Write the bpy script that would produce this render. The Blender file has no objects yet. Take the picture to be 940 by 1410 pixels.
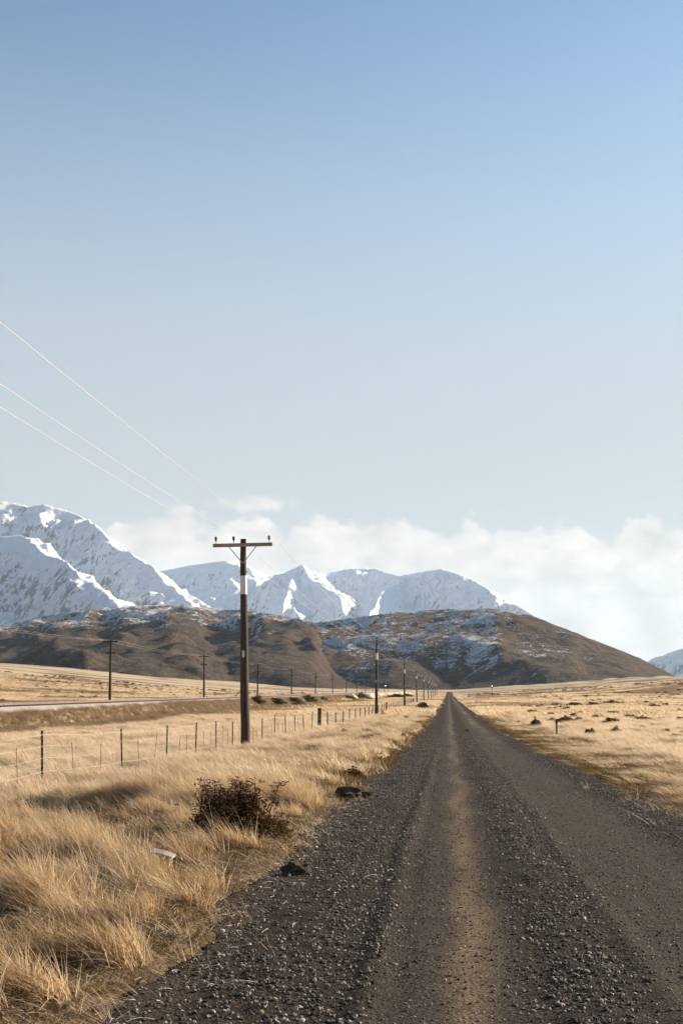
import bpy, math, random
import numpy as np

# ------------------------------------------------------------------ camera, sky, sun, exposure
SC = bpy.context.scene
COL = SC.collection
R = math.radians
CAM_H = 1.6
F_PX = 50.0 / 36.0 * 1410.0            # focal length in photo pixels (50 mm on a 36 mm tall frame)
PITCH = math.atan(245.0 / F_PX)
YAW = math.atan(147.0 / F_PX * math.cos(PITCH))
cam = bpy.data.cameras.new('camera')
cam.sensor_fit = 'VERTICAL'; cam.sensor_height = 36.0; cam.sensor_width = 24.0
cam.lens = 50.0; cam.clip_start = 0.1; cam.clip_end = 80000.0
cam_o = bpy.data.objects.new('camera', cam); COL.objects.link(cam_o)
cam_o.location = (0, 0, CAM_H)
cam_o.rotation_euler = (math.pi / 2 + PITCH, 0, YAW)
SC.camera = cam_o

SUN_AZ, SUN_EL = 60.0, 19.5            # degrees clockwise from +Y (road direction), above horizon
SKY_STRENGTH = 0.071
SUN_STRENGTH = 5.0
EXPOSURE = 1.22

world = bpy.data.worlds.new('World'); SC.world = world; world.use_nodes = True
sun = bpy.data.lights.new('sun', 'SUN'); sun.energy = SUN_STRENGTH; sun.angle = R(0.53); sun.color = (1.0, 0.865, 0.685)
sun_o = bpy.data.objects.new('sun', sun); COL.objects.link(sun_o)
_sd = (math.sin(R(SUN_AZ)) * math.cos(R(SUN_EL)), math.cos(R(SUN_AZ)) * math.cos(R(SUN_EL)), math.sin(R(SUN_EL)))
from mathutils import Vector
sun_o.rotation_euler = Vector(_sd).to_track_quat('Z', 'Y').to_euler()
sun_o.location = (60, 60, 60)
vs = SC.view_settings
SC.display_settings.display_device = 'sRGB'
vs.view_transform = 'Standard'; vs.look = 'None'; vs.gamma = 1.0; vs.exposure = EXPOSURE
vs.use_curve_mapping = False
cy = SC.cycles
cy.max_bounces = 6; cy.diffuse_bounces = 2; cy.glossy_bounces = 2; cy.transmission_bounces = 4
cy.transparent_max_bounces = 8; cy.volume_bounces = 1
cy.caustics_reflective = False; cy.caustics_refractive = False
cy.use_denoising = True
cy.sample_clamp_indirect = 6.0


class NT:
    """tiny node-tree helper"""
    def __init__(s, tree): s.t = tree; tree.nodes.clear()
    def n(s, typ, ins=None, **props):
        nd = s.t.nodes.new(typ)
        for k, v in props.items(): setattr(nd, k, v)
        for k, v in (ins or {}).items():
            sock = nd.inputs[k]
            if isinstance(v, bpy.types.NodeSocket): s.t.links.new(v, sock)
            else: sock.default_value = v
        return nd
    def link(s, a, b): s.t.links.new(a, b)
    def math(s, op, a, b=None, c=None, clamp=False):
        nd = s.t.nodes.new('ShaderNodeMath'); nd.operation = op; nd.use_clamp = clamp
        for i, v in enumerate((a, b, c)):
            if v is None: continue
            if isinstance(v, bpy.types.NodeSocket): s.t.links.new(v, nd.inputs[i])
            else: nd.inputs[i].default_value = v
        return nd.outputs[0]
    def mix(s, fac, a, b, blend='MIX'):
        nd = s.t.nodes.new('ShaderNodeMix'); nd.data_type = 'RGBA'; nd.blend_type = blend
        for i, v in ((0, fac), (6, a), (7, b)):
            if isinstance(v, bpy.types.NodeSocket): s.t.links.new(v, nd.inputs[i])
            elif i == 0: nd.inputs[0].default_value = v
            else: nd.inputs[i].default_value = (v[0], v[1], v[2], 1)
        return nd.outputs[2]
    def step(s, v, lo, hi, to0=0.0, to1=1.0):
        nd = s.t.nodes.new('ShaderNodeMapRange'); nd.interpolation_type = 'SMOOTHSTEP'
        s.t.links.new(v, nd.inputs[0])
        for i, q in ((1, lo), (2, hi), (3, to0), (4, to1)): nd.inputs[i].default_value = q
        return nd.outputs[0]
    def noise(s, vec, scale, detail=4.0, rough=0.55, dist=0.0, col=False):
        nd = s.n('ShaderNodeTexNoise', {'Scale': scale, 'Detail': detail, 'Roughness': rough, 'Distortion': dist})
        if vec is not None: s.t.links.new(vec, nd.inputs['Vector'])
        return nd.outputs[1 if col else 0]
    def mapping(s, vec, scale=(1, 1, 1), rot=(0, 0, 0), loc=(0, 0, 0)):
        return s.n('ShaderNodeMapping', {'Vector': vec, 'Scale': scale, 'Rotation': rot, 'Location': loc}).outputs[0]
    def ramp(s, fac, stops):
        nd = s.t.nodes.new('ShaderNodeValToRGB'); e = nd.color_ramp.elements
        while len(e) < len(stops): e.new(0.5)
        for el, (p, c) in zip(e, stops): el.position = p; el.color = (c[0], c[1], c[2], 1)
        s.t.links.new(fac, nd.inputs[0])
        return nd.outputs[0]


# --- photo pixel -> world ray (only a direction; distance always comes from the ground or a chosen range)
_F = np.array([-math.sin(YAW) * math.cos(PITCH), math.cos(YAW) * math.cos(PITCH), math.sin(PITCH)])
_Rt = np.array([math.cos(YAW), math.sin(YAW), 0.0])
_Up = np.array([math.sin(YAW) * math.sin(PITCH), -math.cos(YAW) * math.sin(PITCH), math.cos(PITCH)])
def ray(px, py):
    d = _F + _Rt * ((px - 470.0) / F_PX) + _Up * ((705.0 - py) / F_PX)
    return d / np.hypot(d[0], d[1])            # unit horizontal length
def at_range(px, py, dist):
    d = ray(px, py); return np.array([d[0] * dist, d[1] * dist, CAM_H + d[2] * dist])

# --- sky with a procedural cloud bank low over the ranges
w = NT(world.node_tree)
sky = w.n('ShaderNodeTexSky', sky_type='NISHITA')
sky.sun_disc = False; sky.sun_elevation = R(SUN_EL); sky.sun_rotation = R(SUN_AZ)
sky.altitude = 600; sky.air_density = 1.3; sky.dust_density = 1.0; sky.ozone_density = 1.3
gen = w.n('ShaderNodeTexCoord').outputs['Generated']
sep = w.n('ShaderNodeSeparateXYZ', {'Vector': gen})
el = w.math('ARCSINE', sep.outputs[2])
az = w.math('ARCTAN2', sep.outputs[0], sep.outputs[1])
def az_of(px):
    d = ray(px, 800); return math.atan2(d[0], d[1])
def el_of(px, py):
    return math.atan(ray(px, py)[2])
AZ0, AZ1 = -0.5, 0.4
curve = w.n('ShaderNodeFloatCurve')
cm = curve.mapping; cv = cm.curves[0]
tops = [(-250, 730), (150, 724), (200, 712), (240, 704), (290, 712), (350, 716), (430, 712), (520, 717), (600, 722), (655, 728),
        (700, 742), (745, 732), (790, 716), (835, 738), (880, 708), (940, 722), (1300, 720)]
tp = [((az_of(p) - AZ0) / (AZ1 - AZ0), el_of(p, q) / 0.2) for p, q in tops]
tp = [(0.0, tp[0][1])] + tp + [(1.0, tp[-1][1])]
while len(cv.points) < len(tp): cv.points.new(0.5, 0.5)
for p, (x, y) in zip(cv.points, sorted(tp)): p.location = (x, y); p.handle_type = 'AUTO'
cm.update()
aznorm = w.math('DIVIDE', w.math('SUBTRACT', az, AZ0), AZ1 - AZ0, clamp=True)
w.link(aznorm, curve.inputs['Value'])
top = w.math('MULTIPLY', curve.outputs[0], 0.2)
nz1 = w.noise(gen, 42.0, 10.0, 0.6, 0.4)
nz2 = w.noise(w.mapping(gen, (1, 1, 1.7), loc=(3.1, 0.4, 1.7)), 15.0, 8.0, 0.55)
warp = w.n('ShaderNodeVectorMath', {0: gen, 1: w.n('ShaderNodeVectorMath', {0: w.noise(gen, 60.0, 6.0, 0.6, 0.0, True), 'Scale': 0.016}, operation='SCALE').outputs[0]}, operation='ADD').outputs[0]
def puffs(scale):
    v = w.n('ShaderNodeTexVoronoi', {'Vector': warp, 'Scale': scale, 'Randomness': 1.0, 'Smoothness': 0.35}, feature='SMOOTH_F1')
    return w.math('SUBTRACT', 0.48, v.outputs['Distance'])
pf = w.math('ADD', w.math('MULTIPLY', puffs(38.0), 0.026), w.math('MULTIPLY', puffs(95.0), 0.011))
edge = w.math('ADD', w.math('MULTIPLY', w.math('SUBTRACT', nz1, 0.5), 0.026), w.math('MULTIPLY', w.math('SUBTRACT', nz2, 0.5), 0.020))
edge = w.math('ADD', edge, pf)
depth = w.math('ADD', w.math('SUBTRACT', top, el), edge)
bank = w.step(depth, -0.0025, 0.0065)
# thinner holes inside the bank
thin = w.step(nz2, 0.28, 0.50, 0.80, 1.0)
bank = w.math('MULTIPLY', bank, thin)
# one small cloud floating above the bank
ca, ce = az_of(350), el_of(350, 693)
dx = w.math('DIVIDE', w.math('SUBTRACT', az, ca), 0.030)
dy = w.math('DIVIDE', w.math('SUBTRACT', el, ce), 0.0075)
rr = w.math('SQRT', w.math('ADD', w.math('MULTIPLY', dx, dx), w.math('MULTIPLY', dy, dy)))
puff = w.step(w.math('ADD', w.math('SUBTRACT', 1.0, rr), w.math('MULTIPLY', w.math('SUBTRACT', nz1, 0.5), 2.2)), -0.05, 0.60, 0.0, 0.92)
dens = w.math('MAXIMUM', bank, puff, clamp=True)
body = w.noise(w.mapping(gen, (1, 1, 2.0), loc=(0.6, 2.2, 0.0)), 24.0, 8.0, 0.6)
body = w.math('ADD', body, w.math('MULTIPLY', pf, 9.0))
ccol = w.ramp(body, [(0.24, (0.60, 0.60, 0.60)), (0.48, (0.79, 0.765, 0.73)), (0.68, (0.97, 0.92, 0.855))])
CLOUD = 0.44
# a slightly deeper blue overhead: gamma around the horizon's own brightness
K = 0.165
scol = w.n('ShaderNodeVectorMath', {0: sky.outputs[0], 1: (K, K, K)}, operation='MULTIPLY').outputs[0]
scol = w.n('ShaderNodeGamma', {'Color': scol, 'Gamma': 1.32}).outputs[0]
# thin pale veil of high haze, thickening evenly towards the horizon all round
veil = w.step(el, 0.51, 0.14, 0.0, 0.90)
scol = w.mix(veil, scol, (0.50, 0.535, 0.565))
scol = w.mix(1.0, scol, (0.975, 0.972, 0.975), 'MULTIPLY')
bg_s = w.n('ShaderNodeBackground', {'Color': scol, 'Strength': SKY_STRENGTH / K * 1.16})
bg_c = w.n('ShaderNodeBackground', {'Color': ccol, 'Strength': CLOUD})
mixs = w.n('ShaderNodeMixShader', {0: dens, 1: bg_s.outputs[0], 2: bg_c.outputs[0]})
wo = w.n('ShaderNodeOutputWorld', {'Surface': mixs.outputs[0]})

# ------------------------------------------------------------------ numpy noise
_rng = np.random.default_rng(7)
_perm = np.concatenate([p := _rng.permutation(1024), p])
_ang = _rng.random(1024) * 2 * math.pi
_gx, _gy = np.cos(_ang), np.sin(_ang)
def perlin(x, y, seed=0):
    x = np.asarray(x, float) + seed * 17.31; y = np.asarray(y, float) - seed * 9.77
    xi = np.floor(x).astype(np.int64); yi = np.floor(y).astype(np.int64)
    xf = x - xi; yf = y - yi
    u = xf * xf * xf * (xf * (xf * 6 - 15) + 10); v = yf * yf * yf * (yf * (yf * 6 - 15) + 10)
    def g(ix, iy, dx, dy):
        h = _perm[(_perm[ix & 1023] + iy) & 1023]
        return _gx[h] * dx + _gy[h] * dy
    a = g(xi, yi, xf, yf); b = g(xi + 1, yi, xf - 1, yf)
    c = g(xi, yi + 1, xf, yf - 1); d = g(xi + 1, yi + 1, xf - 1, yf - 1)
    return ((a + u * (b - a)) * (1 - v) + (c + u * (d - c)) * v) * 1.5
def fbm(x, y, o=4, seed=0, gain=0.5):
    s = 0; a = 1; f = 1
    for k in range(o):
        s = s + a * perlin(x * f, y * f, seed + k); a *= gain; f *= 2.03
    return s
def ridged(x, y, o=5, seed=0, gain=0.5):
    s = 0; a = 1; f = 1
    for k in range(o):
        s = s + a * (1 - 2 * np.abs(perlin(x * f, y * f, seed + k))); a *= gain; f *= 2.07
    return s
def sstep(v, a, b):
    t = np.clip((v - a) / (b - a), 0, 1); return t * t * (3 - 2 * t)

# ------------------------------------------------------------------ object helpers
def link(o, parent=None):
    COL.objects.link(o)
    if parent is not None: o.parent = parent
    return o
def tag(o, label=None, cat=None, group=None, kind=None):
    for k, v in (('label', label), ('category', cat), ('group', group), ('kind', kind)):
        if v: o[k] = v
    return o
def empty(name, loc=(0, 0, 0), rz=0.0):
    o = bpy.data.objects.new(name, None); o.location = loc; o.rotation_euler = (0, 0, rz); o.empty_display_size = 0.1
    return link(o)
def mesh_np(name, V, Fq, mat, smooth=False):
    """V (n,3), Fq (m,3 or 4) int"""
    me = bpy.data.meshes.new(name)
    V = np.ascontiguousarray(V, dtype=np.float32); Fq = np.ascontiguousarray(Fq, dtype=np.int32)
    k = Fq.shape[1]
    me.vertices.add(len(V)); me.vertices.foreach_set('co', V.ravel())
    me.loops.add(Fq.size); me.loops.foreach_set('vertex_index', Fq.ravel())
    me.polygons.add(len(Fq)); me.polygons.foreach_set('loop_start', np.arange(0, Fq.size, k, dtype=np.int32))
    if smooth: me.polygons.foreach_set('use_smooth', np.ones(len(Fq), dtype=bool))
    me.update(calc_edges=True)
    if mat: me.materials.append(mat)
    return me
def obj(name, me, parent=None, loc=None):
    o = bpy.data.objects.new(name, me)
    if loc is not None: o.location = loc
    return link(o, parent)
def copy_tree(o, parent=None):
    c = o.copy(); COL.objects.link(c); c.parent = parent
    for ch in o.children: copy_tree(ch, c)
    return c

class MB:
    def __init__(s): s.v = []; s.f = []
    def add(s, vs, fs):
        b = len(s.v); s.v += [tuple(q) for q in vs]; s.f += [tuple(i + b for i in q) for q in fs]
    def box(s, c, d, rot=None):
        vs = [Vector(((i & 1) - .5, ((i >> 1) & 1) - .5, (i >> 2) - .5)) for i in range(8)]
        vs = [Vector((q.x * d[0], q.y * d[1], q.z * d[2])) for q in vs]
        if rot is not None: vs = [rot @ q for q in vs]
        s.add([q + Vector(c) for q in vs], [(0, 2, 3, 1), (4, 5, 7, 6), (0, 1, 5, 4), (2, 6, 7, 3), (0, 4, 6, 2), (1, 3, 7, 5)])
    def tube(s, pts, rad, n=8, cap=True):
        pts = [Vector(p) for p in pts]; m = len(pts)
        rad = rad if hasattr(rad, '__len__') else [rad] * m
        vs = []
        for i, p in enumerate(pts):
            t = (pts[min(i + 1, m - 1)] - pts[max(i - 1, 0)]).normalized()
            a = t.cross(Vector((0, 0, 1)) if abs(t.z) < .9 else Vector((1, 0, 0))).normalized(); b = t.cross(a)
            vs += [p + (a * math.cos(6.28318 * k / n) + b * math.sin(6.28318 * k / n)) * rad[i] for k in range(n)]
        fs = [(i * n + k, i * n + (k + 1) % n, (i + 1) * n + (k + 1) % n, (i + 1) * n + k) for i in range(m - 1) for k in range(n)]
        if cap: fs += [tuple(range(n)), tuple((m - 1) * n + k for k in reversed(range(n)))]
        s.add(vs, fs)
    def mesh(s, name, mat, smooth=False):
        me = bpy.data.meshes.new(name); me.from_pydata(s.v, [], s.f); me.update()
        if smooth:
            for p in me.polygons: p.use_smooth = True
        if mat: me.materials.append(mat)
        return me
    def build(s, name, mat, parent=None, smooth=False, loc=None):
        return obj(name, s.mesh(name, mat, smooth), parent, loc)

# ------------------------------------------------------------------ materials
def new_mat(name):
    m = bpy.data.materials.new(name); m.use_nodes = True
    return m, NT(m.node_tree)
def finish(t, bsdf): t.n('ShaderNodeOutputMaterial', {'Surface': bsdf})
def principled(t, col, rough=0.8, normal=None, metallic=0.0, spec=0.3):
    b = t.n('ShaderNodeBsdfPrincipled')
    for k, v in (('Base Color', col), ('Roughness', rough), ('Metallic', metallic), ('Specular IOR Level', spec)):
        if isinstance(v, bpy.types.NodeSocket): t.link(v, b.inputs[k])
        elif k == 'Base Color': b.inputs[k].default_value = (v[0], v[1], v[2], 1)
        else: b.inputs[k].default_value = v
    if normal is not None: t.link(normal, b.inputs['Normal'])
    return b.outputs[0]
def bump(t, h, strength, dist):
    return t.n('ShaderNodeBump', {'Height': h, 'Strength': strength, 'Distance': dist}).outputs[0]
def simple(name, c0, c1, scale, rough=0.8, bstr=0.3, bdist=0.01, stretch=(1, 1, 1), metallic=0.0, spec=0.3):
    m, t = new_mat(name)
    v = t.mapping(t.n('ShaderNodeTexCoord').outputs['Object'], stretch)
    n = t.noise(v, scale, 6.0, 0.62)
    col = t.mix(t.step(n, 0.3, 0.7), c0, c1)
    finish(t, principled(t, col, rough, bump(t, n, bstr, bdist), metallic, spec))
    return m

def ground_mat():
    m, t = new_mat('dry_pasture')
    P = t.n('ShaderNodeNewGeometry').outputs['Position']
    n1 = t.noise(t.mapping(P, (0.05, 0.02, 0.05)), 1.0, 6.0, 0.6)
    n2 = t.noise(P, 1.3, 6.0, 0.65)
    n3 = t.noise(P, 14.0, 4.0, 0.7)
    straw = t.mix(t.step(n2, 0.3, 0.7), (0.42, 0.31, 0.19), (0.62, 0.49, 0.33))
    straw = t.mix(t.math('MULTIPLY', t.step(n3, 0.45, 0.7), 0.5), straw, (0.17, 0.115, 0.055))
    # brown scrubby bands across the plain
    s = t.noise(t.mapping(P, (0.006, 0.018, 0.0), loc=(0.3, 0.15, 0)), 1.0, 7.0, 0.62)
    sep = t.n('ShaderNodeSeparateXYZ', {'Vector': P})
    far = t.step(sep.outputs[1], 180.0, 520.0)
    band = t.math('MULTIPLY', t.step(s, 0.50, 0.60), far)
    col = t.mix(t.math('MULTIPLY', band, 0.85), straw, (0.13, 0.085, 0.045))
    col = t.mix(t.math('MULTIPLY', t.step(n1, 0.52, 0.7), 0.35), col, (0.24, 0.17, 0.07))
    # rank roadside verge: dark litter and soil, darkened to put shade between the tussocks, along the road's own strip
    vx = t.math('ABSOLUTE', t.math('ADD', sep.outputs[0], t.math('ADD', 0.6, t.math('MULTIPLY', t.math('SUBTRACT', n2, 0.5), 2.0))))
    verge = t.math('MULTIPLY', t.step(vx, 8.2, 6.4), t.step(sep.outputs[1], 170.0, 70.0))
    litter_shade = t.mix(t.step(n3, 0.35, 0.7), (0.055, 0.037, 0.022), (0.18, 0.12, 0.065))
    col = t.mix(verge, col, litter_shade)
    h = t.math('ADD', t.math('MULTIPLY', n2, 0.6), t.math('MULTIPLY', n3, 0.25))
    finish(t, principled(t, col, 0.95, bump(t, h, 0.8, 0.25), 0, 0.1))
    return m

def road_mat():
    m, t = new_mat('gravel_road')
    P = t.n('ShaderNodeNewGeometry').outputs['Position']
    sep = t.n('ShaderNodeSeparateXYZ', {'Vector': P})
    wob = t.math('MULTIPLY', t.math('SUBTRACT', t.noise(t.mapping(P, (1, 0.35, 1)), 0.6, 5.0), 0.5), 0.75)
    X = t.math('ADD', sep.outputs[0], wob)
    def band(c, wd, soft):
        return t.step(t.math('ABSOLUTE', t.math('SUBTRACT', X, c)), wd + soft, max(wd - soft, 0.0), 0.0, 1.0)
    def band2(c, w0, w1):
        nd = t.t.nodes.new('ShaderNodeMapRange'); nd.interpolation_type = 'SMOOTHSTEP'
        t.link(t.math('ABSOLUTE', t.math('SUBTRACT', X, c)), nd.inputs[0])
        nd.inputs[1].default_value = w0; nd.inputs[2].default_value = w1; nd.inputs[3].default_value = 1.0; nd.inputs[4].default_value = 0.0
        return nd.outputs[0]
    fine = t.noise(P, 70.0, 3.0, 0.85)
    mid = t.noise(P, 9.0, 5.0, 0.65)
    big = t.noise(t.mapping(P, (1.0, 0.18, 1.0)), 0.9, 5.0, 0.6)
    vor = t.n('ShaderNodeTexVoronoi', {'Vector': P, 'Scale': 38.0, 'Randomness': 1.0})
    g = t.mix(t.step(mid, 0.3, 0.7), (0.018, 0.0145, 0.0115), (0.042, 0.034, 0.0265))
    g = t.mix(t.math('MULTIPLY', t.step(fine, 0.54, 0.68), 0.85), g, (0.20, 0.155, 0.112))
    g = t.mix(t.math('MULTIPLY', t.step(fine, 0.48, 0.34), 0.85), g, (0.010, 0.008, 0.007))
    # compacted wheel tracks, slightly paler; tan dust along the middle of the near track
    track = t.math('MAXIMUM', band2(0.03, 0.25, 0.5), band2(1.75, 0.35, 0.85))
    g = t.mix(t.math('MULTIPLY', track, 0.45), g, t.ramp(fine, [(0.37, (0.013, 0.0105, 0.008)), (0.5, (0.055, 0.044, 0.034)), (0.63, (0.19, 0.152, 0.115))]))
    dust = t.math('MULTIPLY', t.math('MULTIPLY', band2(0.14, 0.0, 0.22), t.step(big, 0.30, 0.60, 0.2, 1.0)), t.step(mid, 0.30, 0.60, 0.45, 1.0))
    far = t.step(sep.outputs[1], 30.0, 110.0)
    dust2 = t.math('MULTIPLY', t.math('MULTIPLY', band2(1.9, 0.05, 0.5), far), t.step(big, 0.4, 0.6))
    dust = t.math('MAXIMUM', dust, dust2)
    g = t.mix(t.math('MULTIPLY', dust, 0.72), g, t.ramp(fine, [(0.36, (0.07, 0.047, 0.026)), (0.5, (0.19, 0.13, 0.075)), (0.64, (0.36, 0.26, 0.165))]))
    # earthy shoulder on the grass side
    sh = t.step(X, -1.0, -1.7)
    g = t.mix(t.math('MULTIPLY', sh, 0.55), g, t.mix(fine, (0.05, 0.033, 0.022), (0.14, 0.095, 0.06)))
    h = t.math('ADD', t.math('MULTIPLY', fine, 0.55), t.math('SUBTRACT', 0.4, t.math('MULTIPLY', vor.outputs['Distance'], 0.5)))
    h = t.math('ADD', h, t.math('MULTIPLY', mid, 0.5))
    rough_amt = t.math('SUBTRACT', 0.95, t.math('MULTIPLY', track, 0.4))
    b = t.n('ShaderNodeBump', {'Height': h, 'Distance': 0.035}); t.link(rough_amt, b.inputs['Strength'])
    finish(t, principled(t, g, 0.95, b.outputs[0], 0, 0.06))
    return m

def stone_mat():
    m, t = new_mat('crushed_stone')
    rnd = t.n('ShaderNodeObjectInfo').outputs['Random']
    P = t.n('ShaderNodeTexCoord').outputs['Object']
    n = t.noise(P, 3.0, 4.0, 0.6)
    c = t.ramp(rnd, [(0.0, (0.035, 0.029, 0.023)), (0.4, (0.105, 0.087, 0.069)), (0.7, (0.22, 0.185, 0.148)), (0.9, (0.40, 0.345, 0.285)), (1.0, (0.56, 0.48, 0.39))])
    c = t.mix(0.35, c, t.mix(n, (0.03, 0.025, 0.02), (0.3, 0.25, 0.20)), 'OVERLAY')
    finish(t, principled(t, c, 0.7, bump(t, n, 0.4, 0.1), 0, 0.2))
    return m

def grass_mat(name, stops, patch=(0.20, 0.15, 0.06), trans=0.50):
    m, t = new_mat(name)
    rnd = t.n('ShaderNodeObjectInfo').outputs['Random']
    at = t.n('ShaderNodeAttribute', attribute_name='tint').outputs['Fac']
    P = t.n('ShaderNodeNewGeometry').outputs['Position']
    k = t.math('ADD', t.math('MULTIPLY', rnd, 0.45), t.math('MULTIPLY', at, 0.55))
    c = t.ramp(k, stops)
    n = t.noise(P, 0.45, 4.0, 0.6)
    c = t.mix(t.step(n, 0.54, 0.72, 0.0, 0.55), c, patch)
    d = t.n('ShaderNodeBsdfDiffuse', {'Color': c, 'Roughness': 0.4})
    tr = t.n('ShaderNodeBsdfTranslucent', {'Color': c})
    mx = t.n('ShaderNodeMixShader', {0: trans, 1: d.outputs[0], 2: tr.outputs[0]})
    finish(t, mx.outputs[0])
    return m

def leaf_mat(name, c0, c1, trans=0.25):
    m, t = new_mat(name)
    at = t.n('ShaderNodeAttribute', attribute_name='tint').outputs['Fac']
    c = t.mix(at, c0, c1)
    d = t.n('ShaderNodeBsdfDiffuse', {'Color': c}); tr = t.n('ShaderNodeBsdfTranslucent', {'Color': c})
    finish(t, t.n('ShaderNodeMixShader', {0: trans, 1: d.outputs[0], 2: tr.outputs[0]}).outputs[0])
    return m

def hill_mat(name, snow_amt, snow_dir_w, tussock=((0.056, 0.038, 0.025), (0.14, 0.097, 0.063)), top0=40.0, top1=170.0, seed=0.0, hw=(-0.16, 0.08)):
    m, t = new_mat(name)
    G = t.n('ShaderNodeNewGeometry'); P = G.outputs['Position']; N = G.outputs['Normal']
    sep = t.n('ShaderNodeSeparateXYZ', {'Vector': P}); sn = t.n('ShaderNodeSeparateXYZ', {'Vector': N})
    n1 = t.noise(t.mapping(P, loc=(seed, 0, 0)), 0.011, 8.0, 0.62)
    n2 = t.noise(P, 0.06, 6.0, 0.7)
    n3 = t.noise(P, 0.22, 5.0, 0.8)
    col = t.mix(t.step(n2, 0.32, 0.68), tussock[0], tussock[1])
    col = t.mix(t.math('MULTIPLY', t.step(n3, 0.45, 0.62), 0.8), col, (0.030, 0.024, 0.019))
    col = t.mix(t.math('MULTIPLY', t.step(n1, 0.55, 0.72), 0.5), col, (0.085, 0.06, 0.04))
    # patchy snow: higher ground, slopes turned away from the sun, broken up by tussock
    aspect = t.math('MULTIPLY', sn.outputs[0], -snow_dir_w)
    hgt = t.step(sep.outputs[2], top0, top1, hw[0], hw[1])
    k = t.math('ADD', t.math('ADD', t.math('MULTIPLY', n1, 0.75), t.math('MULTIPLY', n2, 0.8)), t.math('ADD', aspect, hgt))
    k = t.math('ADD', k, t.math('MULTIPLY', t.math('SUBTRACT', n3, 0.5), 1.9))
    rib = t.n('ShaderNodeAttribute', attribute_name='rib').outputs['Fac']
    k = t.math('SUBTRACT', k, t.math('MULTIPLY', t.math('SUBTRACT', rib, 0.45), 0.42))
    k = t.step(k, 0.96 - snow_amt, 1.16 - snow_amt, 0.0, 0.80)
    col = t.mix(k, col, (0.78, 0.80, 0.83))
    h = t.math('ADD', t.math('MULTIPLY', n2, 1.0), t.math('MULTIPLY', n3, 0.45))
    finish(t, principled(t, col, 0.95, bump(t, h, 1.0, 9.0), 0, 0.1))
    return m

def snow_mat(name, rock_amt=0.0, scale=1.0):
    m, t = new_mat(name)
    G = t.n('ShaderNodeNewGeometry'); P = G.outputs['Position']; N = G.outputs['Normal']
    sn = t.n('ShaderNodeSeparateXYZ', {'Vector': N})
    sep = t.n('ShaderNodeSeparateXYZ', {'Vector': P})
    n1 = t.noise(t.mapping(P, (scale, scale, scale * 0.6)), 0.0075, 10.0, 0.74, 0.35)
    n2 = t.noise(t.mapping(P, (scale * 1.1, scale * 1.1, scale * 0.35)), 0.028, 8.0, 0.76)
    rib = t.n('ShaderNodeAttribute', attribute_name='rib').outputs['Fac']
    steep = t.math('SUBTRACT', 1.0, sn.outputs[2])
    k = t.math('ADD', t.math('MULTIPLY', n1, 0.62), t.math('MULTIPLY', n2, 0.93))
    k = t.math('ADD', k, t.math('MULTIPLY', steep, 0.45))
    k = t.math('ADD', k, t.math('MULTIPLY', t.math('SUBTRACT', rib, 0.5), 0.38))
    k = t.math('ADD', k, t.step(sep.outputs[2], 150.0, 900.0, 0.06, -0.03))
    k = t.step(k, 1.10 - rock_amt, 1.24 - rock_amt, 0.0, 0.88)
    rock = t.mix(t.step(n2, 0.35, 0.65), (0.04, 0.047, 0.06), (0.13, 0.138, 0.155))
    col = t.mix(k, (0.88, 0.89, 0.91), rock)
    h = t.math('ADD', t.math('MULTIPLY', n1, 1.0), t.math('MULTIPLY', n2, 0.6))
    finish(t, principled(t, col, 0.85, bump(t, h, 0.7, 45.0), 0, 0.15))
    return m

M = {}
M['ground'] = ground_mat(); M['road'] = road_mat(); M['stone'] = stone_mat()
STRAW = [(0.0, (0.11, 0.064, 0.027)), (0.3, (0.34, 0.215, 0.105)), (0.6, (0.58, 0.41, 0.235)), (1.0, (0.80, 0.64, 0.435))]
THATCH = [(0.0, (0.040, 0.027, 0.013)), (0.4, (0.12, 0.078, 0.036)), (0.75, (0.30, 0.20, 0.09)), (1.0, (0.19, 0.155, 0.045))]
PALE = [(0.0, (0.46, 0.345, 0.22)), (0.5, (0.72, 0.575, 0.405)), (1.0, (0.84, 0.71, 0.53))]
M['straw'] = grass_mat('dry_grass', STRAW, (0.27, 0.185, 0.09))
M['thatch'] = grass_mat('matted_grass', THATCH, (0.15, 0.12, 0.04))
M['pale'] = grass_mat('pale_field_grass', PALE, (0.34, 0.23, 0.11))
M['bank'] = grass_mat('bank_grass', [(0.0, (0.15, 0.10, 0.058)), (0.6, (0.30, 0.215, 0.13)), (1.0, (0.44, 0.33, 0.21))], (0.2, 0.14, 0.08))
M['wood'] = simple('weathered_pole_wood', (0.030, 0.021, 0.016), (0.085, 0.058, 0.042), 9.0, 0.85, 0.6, 0.01, (3, 3, 0.18))
M['arm'] = simple('grey_crossarm_wood', (0.20, 0.15, 0.115), (0.38, 0.30, 0.235), 8.0, 0.85, 0.5, 0.01, (0.3, 2, 2))
M['sleeve'] = simple('pale_metal_sleeve', (0.52, 0.49, 0.47), (0.70, 0.67, 0.65), 6.0, 0.5, 0.2, 0.003, (2, 2, 0.3), 0.1)
M['brace'] = simple('brace_iron', (0.30, 0.24, 0.21), (0.42, 0.35, 0.31), 14.0, 0.6, 0.2, 0.002)
M['insul'] = simple('dark_porcelain', (0.03, 0.025, 0.022), (0.055, 0.04, 0.035), 10.0, 0.3, 0.0, 0.001)
M['wire'] = simple('bright_wire', (0.52, 0.51, 0.49), (0.62, 0.61, 0.59), 3.0, 0.45, 0.0, 0.001)
M['fwire'] = simple('galvanised_fence_wire', (0.34, 0.30, 0.26), (0.55, 0.50, 0.45), 3.0, 0.5, 0.0, 0.001)
M['steel'] = simple('dark_steel_post', (0.020, 0.017, 0.015), (0.05, 0.04, 0.033), 12.0, 0.6, 0.2, 0.002)
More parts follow.
